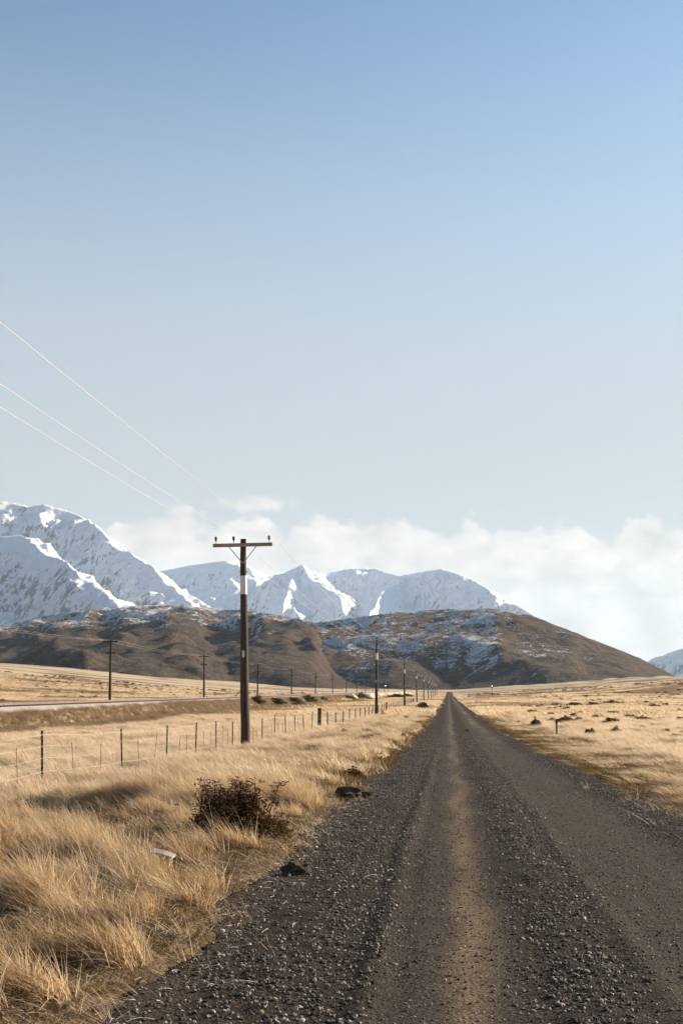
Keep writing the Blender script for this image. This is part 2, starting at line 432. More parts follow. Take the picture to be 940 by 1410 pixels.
M['hole'] = simple('pale_steel_notch', (0.25, 0.21, 0.17), (0.36, 0.30, 0.25), 12.0, 0.5, 0.1, 0.001)  # paler tone than the rest of the post
M['batten'] = simple('weathered_batten', (0.20, 0.14, 0.10), (0.34, 0.25, 0.18), 9.0, 0.85, 0.3, 0.003)
M['post'] = simple('old_post_wood', (0.035, 0.026, 0.02), (0.09, 0.065, 0.048), 10.0, 0.9, 0.6, 0.01, (3, 3, 0.3))
M['tele'] = simple('tarred_pole_wood', (0.022, 0.018, 0.016), (0.05, 0.04, 0.034), 8.0, 0.85, 0.4, 0.01, (3, 3, 0.2))
M['ballast'] = simple('pale_ballast', (0.28, 0.24, 0.20), (0.46, 0.41, 0.35), 7.0, 0.9, 0.9, 0.05)
M['rail'] = simple('rail_steel', (0.10, 0.07, 0.055), (0.20, 0.15, 0.12), 4.0, 0.5, 0.1, 0.002)
M['sleeper'] = simple('sleeper_wood', (0.05, 0.04, 0.034), (0.10, 0.08, 0.065), 6.0, 0.9, 0.4, 0.01)
M['twig'] = simple('dark_twig', (0.030, 0.022, 0.016), (0.075, 0.052, 0.036), 20.0, 0.9, 0.3, 0.002)
M['leaf_dark'] = leaf_mat('dark_scrub_leaf', (0.024, 0.014, 0.009), (0.13, 0.070, 0.038), 0.15)
M['leaf_bush'] = leaf_mat('brown_bush_leaf', (0.030, 0.019, 0.011), (0.17, 0.095, 0.048), 0.2)
M['leaf_green'] = leaf_mat('olive_scrub_leaf', (0.06, 0.055, 0.025), (0.20, 0.165, 0.075), 0.2)
M['leaf_brown'] = leaf_mat('brown_scrub_leaf', (0.055, 0.036, 0.018), (0.17, 0.11, 0.055), 0.2)
M['mound'] = simple('dark_mound_brown', (0.035, 0.024, 0.016), (0.11, 0.075, 0.048), 16.0, 0.95, 0.9, 0.03)  # dark brown of both mounds, one in place of a shadow
M['pale_rock'] = simple('pale_rock', (0.40, 0.36, 0.32), (0.62, 0.57, 0.52), 8.0, 0.8, 0.6, 0.02)
M['dark_rock'] = simple('dark_rock', (0.04, 0.033, 0.03), (0.08, 0.065, 0.055), 8.0, 0.8, 0.6, 0.02)
M['driftwood'] = simple('bleached_wood', (0.36, 0.29, 0.22), (0.60, 0.51, 0.41), 12.0, 0.85, 0.5, 0.005, (0.4, 3, 3))
M['cabinet'] = simple('grey_cabinet_paint', (0.36, 0.37, 0.38), (0.46, 0.47, 0.48), 5.0, 0.5, 0.05, 0.002)
M['white_paint'] = simple('white_marker_paint', (0.62, 0.60, 0.57), (0.78, 0.76, 0.73), 8.0, 0.6, 0.05, 0.002)
def emit_mat(name, c, s):
    m, t = new_mat(name); finish(t, t.n('ShaderNodeEmission', {'Color': (c[0], c[1], c[2], 1), 'Strength': s}).outputs[0]); return m
M['lamp_green'] = emit_mat('green_signal_lens', (0.35, 1.0, 0.75), 2.0)
M['lamp_white'] = emit_mat('white_signal_lens', (1.0, 0.97, 0.9), 1.6)

# ------------------------------------------------------------------ the ground
_ry = np.array([-400, 0, 20, 60, 120, 300, 470, 1000, 1600, 2500, 30000.])
_rz = np.array([0.6, 0, -0.10, -0.60, -1.0, -1.45, -1.8, -1.9, 1.5, 4.0, 4.0])
def zroad(y): return np.interp(y, _ry, _rz)
def left_edge(y): return -1.70 + 0.22 * perlin(np.asarray(y) * 0.35, 0 * np.asarray(y) + 3.3, 4) + 0.12 * perlin(np.asarray(y) * 1.7, 0 * np.asarray(y) + 1.3, 5)
def right_edge(y): return 3.05 + 0.14 * perlin(np.asarray(y) * 0.3, 0 * np.asarray(y) + 8.3, 6) + 0.10 * perlin(np.asarray(y) * 1.5, 0 * np.asarray(y) + 2.3, 7)
RAIL_X, RAIL_Z = -32.0, 0.42
def gz(x, y):
    x = np.asarray(x, float); y = np.asarray(y, float)
    z = zroad(y)
    le, re_ = left_edge(y), right_edge(y)
    inside = sstep(x, le - 0.25, le + 0.05) * sstep(x, re_ + 0.25, re_ - 0.05)
    off = 1 - inside
    near = np.exp(-np.maximum(y, 0) / 260.0)
    # left verge and paddock a little lower than the road
    z = z - 0.30 * sstep(x, -3.0, -6.5) * near
    z = z - 0.10 * sstep(x, 4.5, 8.0) * near
    # tussock mounds
    nx = perlin(x * 0.50, y * 0.34, 11) * 0.22 + perlin(x * 1.15, y * 0.8, 12) * 0.13 + perlin(x * 2.9, y * 2.4, 13) * 0.045
    fade = sstep(y, 700, 60)
    side = np.where(x > 0.7, 0.12 + 0.75 * sstep(x, re_ + 0.3, re_ + 4.0), 1.0)
    z = z + off * (0.03 + (np.abs(nx) * 0.55 + nx * 0.55) * side) * (0.35 + 0.65 * fade)
    z = z + fbm(x * 0.03, y * 0.022, 3, 20) * 0.35 * sstep(np.abs(x - 0.7), 4, 25)
    # railway embankment
    prof = sstep(x, RAIL_X - 4.6, RAIL_X - 2.4) * sstep(x, RAIL_X + 4.8, RAIL_X + 2.4)
    k = prof * sstep(y, 1500, 900)
    z = z * (1 - k) + (RAIL_Z - 0.25) * k
    # land climbing away beyond the railway, and a low scrubby rise on the other side
    q = np.maximum(-x - 60, 0)
    climb = 3.5e-4 * q * q
    climb = 34 * (1 - np.exp(-climb / 34)) * sstep(y, 60, 420)
    z = z + climb + sstep(-x, 40, 75) * 0.9
    z = z + sstep(y, 330, 680) * np.clip(x - 8, 0, 200) * 0.062 * (1 + 0.25 * fbm(x * 0.02, y * 0.012, 3, 31))
    z = z - inside * 0.07
    return z
def pix_ground(px, py):
    d = ray(px, py)
    t = np.concatenate([np.arange(4, 60, 0.02), np.arange(60, 600, 0.2), np.arange(600, 3000, 1.0)])
    below = (CAM_H + d[2] * t) < gz(d[0] * t, d[1] * t)
    i = int(np.argmax(below)) if below.any() else len(t) - 1
    return float(d[0] * t[i]), float(d[1] * t[i]), float(t[i])

def graded(lo, hi, d0, k, c=0.0):
    out = [c]
    v, d = c, d0
    while v < hi: v += d; out.append(v); d = max(d0, abs(v - c) * k)
    v, d = c, d0; neg = []
    while v > lo: v -= d; neg.append(v); d = max(d0, abs(v - c) * k)
    return np.array(neg[::-1] + out)
xs = graded(-14000, 14000, 0.16, 0.035, 0.7)
ys = np.concatenate([np.array([-400, -200, -100, -50, -25, -12, -6, -3, 0, 2.0, 3.5]), graded(5, 22000, 0.16, 0.018, 4.9)[1:]])
ys = np.unique(np.concatenate([ys[ys < 4.9], ys[ys >= 4.9]]))
def grid_mesh(name, X, Y, Z, mat, smooth=True):
    ny, nx = X.shape
    V = np.stack([X.ravel(), Y.ravel(), Z.ravel()], 1)
    i = np.arange(ny * nx).reshape(ny, nx)
    Fq = np.stack([i[:-1, :-1].ravel(), i[:-1, 1:].ravel(), i[1:, 1:].ravel(), i[1:, :-1].ravel()], 1)
    return mesh_np(name, V, Fq, mat, smooth)
X, Y = np.meshgrid(xs, ys)
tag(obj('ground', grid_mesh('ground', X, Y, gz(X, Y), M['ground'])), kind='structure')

# the gravel road, its own sheet with ruts, berm and loose ridges
rx = np.linspace(-2.35, 3.75, 124)
ry = np.concatenate([np.arange(2.0, 14, 0.05), np.arange(14, 30, 0.1), graded(30, 1300, 0.2, 0.02, 30)[1:]])
ry = ry[ry >= 2.0]
X, Y = np.meshgrid(rx, np.unique(ry))
def road_z(X, Y):
    Z = zroad(Y) + 0.0
    wob = perlin(X * 0 + 0.3, Y * 0.12, 40) * 0.06
    x = X + wob
    g = lambda c, s: np.exp(-((x - c) / s) ** 2)
    near = sstep(Y, 90, 20)
    loose = np.maximum(g(-1.1, 0.5), np.maximum(g(0.78, 0.3), g(2.75, 0.35)))
    Z = Z + near * (0.030 * g(-0.46, 0.07) - 0.012 * g(-0.30, 0.08) + 0.030 * g(0.78, 0.26) + 0.022 * g(1.16, 0.08) + 0.03 * g(2.8, 0.3) + 0.02 * g(-1.05, 0.3))
    Z = Z + near * loose * (perlin(X * 4.5, Y * 4.0, 41) * 0.016 + perlin(X * 11, Y * 10, 42) * 0.010)
    Z = Z + near * 0.006 * perlin(X * 6, Y * 5, 43) + 0.02 * perlin(X * 0.6, Y * 0.3, 44)
    le, re_ = left_edge(Y), right_edge(Y)
    Z = Z - 0.16 * sstep(X, le + 0.05, le - 0.35) - 0.16 * sstep(X, re_ - 0.05, re_ + 0.35)
    return Z
tag(obj('road', grid_mesh('road', X, Y, road_z(X, Y), M['road'])), kind='structure')

# ------------------------------------------------------------------ hills and snow mountains
def ridge_field(X, Y, ridges, coords=False):
    """height = best of all ridge lines; each ridge: list of (x,y,z), slope, power"""
    H = np.full(X.shape, -80.0); S = np.zeros(X.shape); Dd = np.zeros(X.shape); off = 0.0
    for pts, slope, power in ridges:
        pts = np.array(pts)
        for a, b in zip(pts[:-1], pts[1:]):
            ab = b[:2] - a[:2]; L = math.sqrt((ab ** 2).sum() + 1e-9)
            t = np.clip(((X - a[0]) * ab[0] + (Y - a[1]) * ab[1]) / (L * L), 0, 1)
            zr = a[2] + (b[2] - a[2]) * t
            ex, ey = X - (a[0] + ab[0] * t), Y - (a[1] + ab[1] * t)
            d = np.hypot(ex, ey)
            Rr = np.maximum(zr, 8.0) / slope
            h = zr - np.maximum(zr, 8.0) * (d / Rr) ** power
            if coords:
                m = h > H
                fan = np.arctan2(ex * ab[1] - ey * ab[0], ex * ab[0] + ey * ab[1]) * d * 0.25
                S = np.where(m, off + t * L + fan, S); Dd = np.where(m, d, Dd)
            H = np.maximum(H, h); off += L
    return (H, S, Dd) if coords else H
def fit_skyline(X, Y, H, sky_pts, zero=0.0):
    """scales heights direction by direction until the skyline has the elevations given"""
    A = np.arctan2(X, Y); D = np.hypot(X, Y)
    pa = np.array([math.atan2(*ray(p, q)[:2]) for p, q in sky_pts]); ps = np.array([ray(p, q)[2] for p, q in sky_pts])
    nb = 260
    e = np.linspace(A.min(), A.max(), nb + 1); c = 0.5 * (e[1:] + e[:-1])
    b = np.clip(((A - e[0]) / (e[-1] - e[0]) * nb).astype(int), 0, nb - 1)
    tot = np.ones(nb)
    for _ in range(3):
        mx = np.full(nb, 1e-4); np.maximum.at(mx, b.ravel(), ((H - CAM_H) / D).ravel())
        tgt = np.interp(c, pa, ps)
        tgt = np.maximum(tgt, 2e-3)
        f = np.where(mx > 0.35 * tgt, np.clip(tgt / np.maximum(mx, 1e-3), 0.02, 1.5), 1.0)
        f = np.minimum(f, 1.6 / tot); tot = tot * f
        k = np.exp(-np.linspace(-2, 2, 5) ** 2 / 2); k /= k.sum()
        f = np.convolve(np.pad(f, 2, mode='edge'), k, 'valid')
        fac = np.interp(A, c, f)
        H = np.where(H > zero, zero + (H - zero) * fac, H)
    return H
def build_range(name, ridges, box, n, amp, wl, mat, seed, floor=-30, small=0.0, keep=0.35, soft=False, sky_pts=None, gul=(0.0, 100.0, 4.0), rib=(50.0, 5.0), gain=0.52):
    (x0, x1, y0, y1) = box
    gx = np.linspace(x0, x1, n[0]); gy = np.linspace(y0, y1, n[1])
    X, Y = np.meshgrid(gx, gy)
    wx = X + fbm(X / wl * 0.8, Y / wl * 0.8, 3, seed + 50) * wl * 0.22
    wy = Y + fbm(X / wl * 0.8, Y / wl * 0.8, 3, seed + 60) * wl * 0.22
    H, S, Dd = ridge_field(X + (wx - X) * 0.35, Y + (wy - Y) * 0.35, ridges, True)
    zmax = max(p[2] for r in ridges for p in r[0])
    crest = ridge_field(X, Y, [(r[0], r[1] * 4, 1.0) for r in ridges])
    wgt = keep + (1 - keep) * sstep(H - crest, 0.02 * zmax, 0.30 * zmax)
    if soft:                                   # rounded knolls parted by narrow gullies
        N = 0; a = 1.0; f = 1.0
        for k in range(4):
            N = N + a * (2.4 * np.sqrt(perlin(wx / wl * f, wy / wl * f * 0.7, seed + k) ** 2 + 0.004) - 0.6); a *= 0.42; f *= 2.1
    else: N = ridged(wx / wl, wy / wl, 7, seed, gain) - 0.9
    H = H + amp * N * wgt * sstep(H, -20, 0.25 * zmax)
    # gullies running straight down from the crests
    sw = S + fbm(X / 300, Y / 300, 3, seed + 80) * gul[1] * 0.5
    G = ridged(sw / gul[1], Dd / (gul[1] * gul[2]), 4, seed + 30, 0.55) - 0.8
    H = H + gul[0] * G * sstep(Dd, 0.0, gul[1] * 1.2) * sstep(H, -10, 0.2 * zmax)
    RB = ridged(sw / rib[0], Dd / (rib[0] * rib[1]), 4, seed + 35, 0.6)
    if small: H = H + small * fbm(X / wl * 4, Y / wl * 4, 4, seed + 5)
    if sky_pts: H = fit_skyline(X, Y, H, sky_pts)
    H = np.maximum(H, floor)
    me = grid_mesh(name, X, Y, H, mat)
    at_ = me.attributes.new('rib', 'FLOAT', 'POINT'); at_.data.foreach_set('value', (RB * 0.25 + 0.5 * 0 + 0.3).astype(np.float32).ravel())
    o = obj(name, me); tag(o, kind='structure')
    return o
def line(*pts): return [tuple(at_range(*p)) for p in pts]

M['hill_r'] = hill_mat('tussock_hill_with_snow', 0.11, 0.70, top0=15, top1=70, seed=0.0)
M['hill_l'] = hill_mat('brown_tussock_hill', 0.20, 0.35, top0=70, top1=125, seed=40.0, hw=(-0.30, 0.12))
M['snow_l'] = snow_mat('snow_and_rock_face', 0.13, 1.35)
M['snow_m'] = snow_mat('far_snow_and_rock', 0.115, 1.3)

# broad dome of the near hill on the road's line
build_range('hill', [
    (line((380, 880, 2400), (450, 862, 2420), (500, 850, 2440), (560, 843, 2450), (625, 839, 2450), (680, 839, 2420), (735, 849, 2360), (780, 866, 2300),
          (830, 886, 2240), (880, 907, 2180), (930, 930, 2120), (985, 946, 2050)), 0.20, 1.7),
    (line((560, 843, 2450), (540, 875, 2150), (535, 905, 1900)), 0.27, 1.6),
    (line((680, 839, 2420), (690, 870, 2150), (720, 905, 1900)), 0.24, 1.7),
], (-560, 800, 1300, 3200), (380, 440), 12.0, 230, M['hill_r'], 3, small=1.8, keep=0.25, soft=True, gul=(6.0, 85.0, 4.0), rib=(22.0, 4.0),
   sky_pts=[(380, 885), (430, 858), (500, 848), (560, 842), (625, 838), (680, 838), (710, 842), (735, 848), (780, 866), (830, 885), (880, 905), (940, 935), (1000, 945)])
# long brown hill at the foot of the big mountain, with low rounded spurs
build_range('hill', [
    (line((-260, 880, 2700), (-120, 874, 2650), (0, 862, 2600), (60, 850, 2600), (120, 841, 2600), (200, 835, 2600), (260, 836, 2550), (330, 841, 2450), (400, 850, 2300), (432, 862, 2150),
          (455, 895, 1950), (490, 925, 1750), (530, 943, 1600)), 0.17, 1.3),
    (line((260, 842, 2450), (300, 868, 2150), (330, 890, 1950), (350, 912, 1750)), 0.26, 1.5),
    (line((120, 845, 2500), (100, 872, 2150), (110, 892, 1850), (130, 908, 1550)), 0.24, 1.5),
    (line((-40, 872, 2500), (-30, 890, 1900), (30, 900, 1600)), 0.24, 1.5),
    (line((200, 840, 2500), (205, 880, 1950), (190, 905, 1600), (200, 922, 1400)), 0.26, 1.5),
    (line((395, 856, 2250), (390, 880, 1950), (400, 905, 1700), (420, 930, 1500)), 0.26, 1.5),
], (-1350, 20, 1000, 3600), (420, 500), 20.0, 200, M['hill_l'], 21, small=1.8, keep=0.2, soft=True, gul=(5.0, 90.0, 3.0), rib=(24.0, 3.0),
   sky_pts=[(-260, 875), (-60, 872), (0, 862), (60, 848), (120, 839), (200, 833), (260, 834), (330, 839), (400, 849), (438, 858), (455, 893), (490, 923), (530, 944)])
# big snow mountain on the left: a main crest coming forward to the right, a lower crest before it
build_range('mountain', [
    (line((-420, 760, 10500), (-200, 715, 10000), (-60, 700, 9600), (0, 692, 9400), (18, 693, 9400), (40, 698, 9350), (62, 696, 9300), (100, 707, 9200), (130, 719, 8950), (150, 737, 8650), (180, 760, 8200),
          (210, 779, 7700), (250, 808, 7100), (290, 835, 6500), (330, 862, 5900)), 0.86, 0.97),
    (line((-120, 770, 8400), (-60, 750, 8250), (0, 742, 8000), (28, 738, 7850), (45, 747, 7600), (60, 765, 7300), (92, 777, 7000), (120, 797, 6600), (150, 816, 6200), (168, 832, 5900), (190, 860, 5500)), 0.88, 0.97),
], (-5200, -550, 4900, 11500), (480, 560), 75, 620, M['snow_l'], 61, small=8, keep=0.15, gul=(30.0, 260.0, 4.5), rib=(70.0, 5.0), gain=0.56,
   sky_pts=[(-420, 760), (-200, 715), (-60, 700), (0, 690), (18, 692), (40, 697), (62, 694), (100, 705), (130, 718), (150, 737), (180, 760), (210, 778), (250, 808), (290, 835), (330, 870)])
# middle range half in cloud, and its separate right-hand summit
build_range('mountain', [
    (line((100, 800, 14500), (200, 790, 14000), (228, 786, 13800), (262, 778, 13600), (310, 772, 13500), (335, 776, 13500), (365, 795, 13500), (385, 800, 13500), (470, 786, 13800), (520, 783, 13600), (560, 790, 13300)), 0.80, 0.97),
    (line((365, 800, 13400), (400, 785, 12400), (417, 777, 12000), (437, 795, 11700), (455, 815, 11400), (480, 850, 11000)), 0.82, 0.97),
    (line((417, 777, 12000), (400, 800, 11600), (385, 830, 11200), (380, 860, 10800)), 0.82, 0.97),
], (-3600, 300, 9600, 15600), (440, 400), 80, 800, M['snow_m'], 91, small=10, keep=0.2, gul=(36.0, 330.0, 4.0), rib=(90.0, 5.0), gain=0.56,
   sky_pts=[(100, 800), (228, 785), (262, 778), (310, 772), (335, 775), (352, 784), (370, 793), (388, 790), (403, 783), (417, 777), (430, 787), (445, 790), (480, 783), (520, 783), (560, 800), (590, 880), (640, 965), (1200, 965)])
build_range('mountain', [
    (line((480, 800, 12900), (520, 786, 12800), (550, 793, 12500), (575, 788, 12200), (607, 783, 12000), (640, 793, 11600), (680, 815, 11000), (735, 847, 10200), (780, 880, 9500)), 0.80, 0.97),
    (line((550, 793, 12500), (530, 815, 11700), (510, 840, 11000), (490, 870, 10400)), 0.7, 0.97),
], (-1400, 1700, 8800, 14200), (400, 350), 70, 700, M['snow_m'], 121, small=9, keep=0.2, gul=(32.0, 300.0, 4.0), rib=(90.0, 5.0), gain=0.56,
   sky_pts=[(440, 830), (480, 800), (520, 785), (550, 793), (575, 788), (607, 783), (640, 793), (680, 815), (735, 847), (780, 885), (820, 955), (1300, 965)])
build_range('mountain', [
    (line((760, 955, 9900), (860, 930, 9800), (897, 907, 9700), (940, 892, 9600), (1010, 872, 9500), (1100, 868, 9500), (1250, 880, 9800)), 0.6, 0.97),
], (-600, 5200, 8000, 11800), (300, 200), 50, 700, M['snow_m'], 151, small=8, keep=0.25,
   sky_pts=[(700, 960), (760, 955), (850, 935), (897, 907), (940, 892), (1010, 872), (1100, 868), (1250, 880)])

# ------------------------------------------------------------------ scatter helper (stuff only)
def scatter(name, pts, rot, scl, idx, sources, kind='stuff'):
    coll = bpy.data.collections.new(name + '_source')
    for k, (me) in enumerate(sources):
        coll.objects.link(bpy.data.objects.new('%s_source_%02d' % (name, k), me))
    n = len(pts)
    me = bpy.data.meshes.new(name); me.vertices.add(n); me.vertices.foreach_set('co', np.ascontiguousarray(pts, dtype=np.float32).ravel())
    for nm, typ, arr, key in (('rot', 'FLOAT_VECTOR', rot, 'vector'), ('scl', 'FLOAT_VECTOR', scl, 'vector'), ('idx', 'INT', idx, 'value')):
        a = me.attributes.new(nm, typ, 'POINT'); a.data.foreach_set(key, np.ascontiguousarray(arr, dtype=np.int32 if typ == 'INT' else np.float32).ravel())
    me.update()
    o = obj(name, me); tag(o, kind=kind)
    ng = bpy.data.node_groups.new(name + '_scatter', 'GeometryNodeTree')
    ng.interface.new_socket('Geometry', in_out='INPUT', socket_type='NodeSocketGeometry')
    ng.interface.new_socket('Geometry', in_out='OUTPUT', socket_type='NodeSocketGeometry')
    N = ng.nodes; L = ng.links
    gi = N.new('NodeGroupInput'); go = N.new('NodeGroupOutput'); iop = N.new('GeometryNodeInstanceOnPoints')
    ci = N.new('GeometryNodeCollectionInfo'); ci.inputs['Collection'].default_value = coll
    ci.inputs['Separate Children'].default_value = True; ci.inputs['Reset Children'].default_value = True
    def named(nm, typ):
        q = N.new('GeometryNodeInputNamedAttribute'); q.data_type = typ; q.inputs['Name'].default_value = nm; return q.outputs['Attribute']
    e2r = N.new('FunctionNodeEulerToRotation')
    L.new(named('rot', 'FLOAT_VECTOR'), e2r.inputs[0])
    L.new(gi.outputs[0], iop.inputs['Points']); L.new(ci.outputs[0], iop.inputs['Instance'])
    iop.inputs['Pick Instance'].default_value = True
    L.new(named('idx', 'INT'), iop.inputs['Instance Index'])
    L.new(e2r.outputs[0], iop.inputs['Rotation']); L.new(named('scl', 'FLOAT_VECTOR'), iop.inputs['Scale'])
    L.new(iop.outputs[0], go.inputs[0])
    md = o.modifiers.new('scatter', 'NODES'); md.node_group = ng
    return o

# ------------------------------------------------------------------ grass
rng = np.random.default_rng(11)
def clump(name, mat, nb, radius, h0, h1, width, segs=3, splay=0.5, curl=0.5, lean=(0, 0)):
    """a tuft: nb tapered curved blades"""
    ang = rng.random(nb) * 6.2832
    rad = radius * np.sqrt(rng.random(nb))
    bx, by = rad * np.cos(ang), rad * np.sin(ang)
    h = h0 + (h1 - h0) * rng.random(nb)
    out = ang + rng.normal(0, 0.7, nb)
    sp = splay * (0.25 + 0.75 * rng.random(nb)) * (0.4 + rad / max(radius, 1e-6))
    dx = np.cos(out) * sp + lean[0]; dy = np.sin(out) * sp + lean[1]
    face = rng.random(nb) * 3.1416
    wx, wy = np.cos(face), np.sin(face)
    V, Fq, T = [], [], []
    tint = rng.random(nb)
    for s in range(segs + 1):
        t = s / segs
        bend = t * (1 - curl) + t * t * curl * 1.6
        cx = bx + dx * h * bend; cy_ = by + dy * h * bend
        cz = h * t * (1 - 0.30 * np.hypot(dx, dy) * t) - 0.03
        wd = width * (1 - 0.85 * t ** 1.4) * 0.5
        V.append(np.stack([cx - wx * wd, cy_ - wy * wd, cz], 1)); V.append(np.stack([cx + wx * wd, cy_ + wy * wd, cz], 1))
    V = np.stack(V, 1)                        # nb, 2*(segs+1), 3
    k = 2 * (segs + 1)
    base = (np.arange(nb) * k)[:, None]
    quads = np.array([[2 * s, 2 * s + 1, 2 * s + 3, 2 * s + 2] for s in range(segs)])
    Fq = (base[:, :, None] + quads[None]).reshape(-1, 4)
    me = mesh_np(name, V.reshape(-1, 3), Fq, mat)
    a = me.attributes.new('tint', 'FLOAT', 'POINT'); a.data.foreach_set('value', np.repeat(tint, k).astype(np.float32))
    return me
LEAN = (-0.60, -0.08)
near_src = [clump('tussock', M['straw'], 64, 0.09, 0.08, 0.30, 0.0058, 4, 0.62, 0.35, (-0.60, -0.10)) for _ in range(6)] + \
           [clump('tuft', M['thatch'], 40, 0.15, 0.02, 0.075, 0.007, 3, 1.4, 0.6, (-0.3, 0)) for _ in range(5)] + \
           [clump('tuft', M['pale'], 16, 0.08, 0.14, 0.40, 0.0045, 4, 0.6, 0.3, (-0.62, -0.10)) for _ in range(3)] + \
           [clump('tuft', M['pale'], 14, 0.16, 0.03, 0.11, 0.006, 4, 2.8, 0.2, (-0.6, 0)) for _ in range(3)]
mid_src = [clump('tuft', M['straw'], 60, 0.20, 0.09, 0.30, 0.012, 3, 0.8, 0.6, LEAN) for _ in range(3)] + \
          [clump('tuft', M['pale'], 60, 0.26, 0.14, 0.34, 0.012, 3, 0.5, 0.5, LEAN) for _ in range(3)] + \
          [clump('tuft', M['thatch'], 60, 0.24, 0.08, 0.22, 0.014, 2, 0.8, 0.5, (-0.25, 0)) for _ in range(2)] + \
          [clump('tuft', M['bank'], 60, 0.25, 0.25, 0.55, 0.014, 3, 0.4, 0.5, LEAN) for _ in range(2)]
far_src = [clump('tuft', M['pale'], 130, 2.1, 0.18, 0.42, 0.07, 2, 0.3, 0.4, LEAN) for _ in range(3)] + \
          [clump('tuft', M['straw'], 130, 2.1, 0.18, 0.42, 0.07, 2, 0.3, 0.4, LEAN) for _ in range(2)] + \
          [clump('tuft', M['bank'], 130, 2.1, 0.15, 0.40, 0.07, 2, 0.3, 0.4, LEAN) for _ in range(2)]

def in_view(x, y, margin=60):
    """keeps points inside the frame's left and right sides plus a margin (photo pixels)"""
    dep = x * _F[0] + y * _F[1] - CAM_H * 0.0
    px = 470 + F_PX * (x * _Rt[0] + y * _Rt[1]) / np.maximum(dep, 0.1)
    return (px > -margin) & (px < 940 + margin) & (dep > 3)
def on_grass(x, y, pad=0.0):
    le, re_ = left_edge(y), right_edge(y)
    j = 0.30 * perlin(x * 1.1 + 5, y * 1.1, 77) + 0.16 * perlin(x * 3.1 + 5, y * 3.1, 78)
    return (x < le - 0.05 + j - pad) | (x > re_ + 0.02 + j + pad)
def off_rail(x, y): return np.abs(x - RAIL_X) > 2.9
def scatter_zone(n, y0, y1, power):
    """points with area density falling with distance"""
    u = rng.random(n)
    y = (y0 ** power + u * (y1 ** power - y0 ** power)) ** (1 / power)
    half = 0.27 * y + 2.0
    x = -0.075 * y + (rng.random(n) * 2 - 1) * half
    return x, y
def place(name, srcs, x, y, pick, smin, smax, tilt=0.15, hmap=None):
    n = len(x)
    z = gz(x, y)
    rot = np.stack([rng.normal(0, tilt, n), rng.normal(0, tilt, n), rng.normal(0, 0.55, n)], 1)
    s = smin + (smax - smin) * rng.random(n)
    hs = s * (1 if hmap is None else hmap)
    scl = np.stack([s, s, hs], 1)
    return scatter(name, np.stack([x, y, z], 1), rot, scl, pick, srcs)

# near verge tussock: 5..24 m
x, y = scatter_zone(50000, 4.6, 25.0, 1.15)
kp = in_view(x, y, 120) & on_grass(x, y)
x, y = x[kp], y[kp]
n_ = len(x)
g1 = perlin(x * 0.50, y * 0.34, 11) + 0.65 * perlin(x * 1.15, y * 0.8, 12)      # same field as the mounds
g2 = perlin(x * 2.7, y * 2.1, 15)                                              # single tussocks
edge_d = np.minimum(np.abs(x - left_edge(y)), np.abs(x - right_edge(y)))
score = g1 * 0.8 + 0.9 * g2 + rng.normal(0, 0.10, n_)
tall = (score > 0.33) & (edge_d > 0.05 + 0.5 * rng.random(n_) ** 2)
pick = np.where(tall, rng.integers(0, 6, n_), np.where(rng.random(n_) < 0.72, rng.integers(6, 11, n_), rng.integers(14, 17, n_)))
pick = np.where(tall & (rng.random(n_) < 0.28), rng.integers(11, 14, n_), pick)
drop = rng.random(n_) < np.where(tall, 0.22, 0.45)
hm = np.clip(0.55 + edge_d * 0.6, 0.55, 1.0) * (0.70 + 0.65 * np.clip(score, -0.4, 0.9)) * np.where(x > 2, 0.30 + 0.35 * sstep(edge_d, 0.8, 2.6), 1.0)
x, y, pick, hm = [q[~drop] for q in (x, y, pick, hm)]
# stray tufts creeping out over the earthy shoulder
ye = 5.0 + 22.0 * rng.random(420); xe = left_edge(ye) + np.abs(rng.normal(0, 0.28, 420)) - 0.1
yr = 5.0 + 22.0 * rng.random(260); xr = right_edge(yr) - np.abs(rng.normal(0, 0.20, 260)) + 0.1
x = np.concatenate([x, xe, xr]); y = np.concatenate([y, ye, yr]); pick = np.concatenate([pick, rng.integers(6, 17, 680)]); hm = np.concatenate([hm, np.full(680, 0.5)])
place('verge_grass', near_src, x, y, pick, 0.7, 1.35, 0.22, hm)

# middle distance 24..150 m
x, y = scatter_zone(120000, 24.0, 150.0, 1.25)
kp = in_view(x, y, 60) & on_grass(x, y) & off_rail(x, y)
x, y = x[kp], y[kp]
g1 = perlin(x * 0.50, y * 0.34, 11) + 0.5 * perlin(x * 1.15, y * 0.8, 12) + 0.5 * perlin(x * 0.14, y * 0.07, 14)
rnd = rng.random(len(x))
edge_d = np.minimum(np.abs(x - left_edge(y)), np.abs(x - right_edge(y)))
verge = (x > -7.0) & (x < 6.0)
bankz = (x < RAIL_X + 7.5) & (x > RAIL_X + 2.5)
g1 = g1 + 0.6 * perlin(x * 2.0, y * 1.3, 15)
low = (g1 + rng.normal(0, 0.12, len(x)) < np.where(verge, 0.10, -0.30)) | (edge_d < np.where(x > 2, 1.2, 0.35) * rng.random(len(x)))
pick = np.where(verge, np.where(rnd < 0.62, rng.integers(0, 3, len(x)), rng.integers(3, 6, len(x))), np.where(rnd < 0.2, rng.integers(0, 3, len(x)), rng.integers(3, 6, len(x))))
pick = np.where(low, rng.integers(6, 8, len(x)), pick)
pick = np.where(bankz & (rnd < 0.6), rng.integers(8, 10, len(x)), pick)
nb_ = 9000
xb = RAIL_X + 2.7 + 4.6 * rng.random(nb_); yb = 146 + 290 * rng.random(nb_) ** 1.2
x = np.concatenate([x, xb]); y = np.concatenate([y, yb]); pick = np.concatenate([pick, rng.integers(8, 10, nb_)])
g1 = np.concatenate([g1, np.zeros(nb_)]); edge_d = np.concatenate([edge_d, np.ones(nb_)])
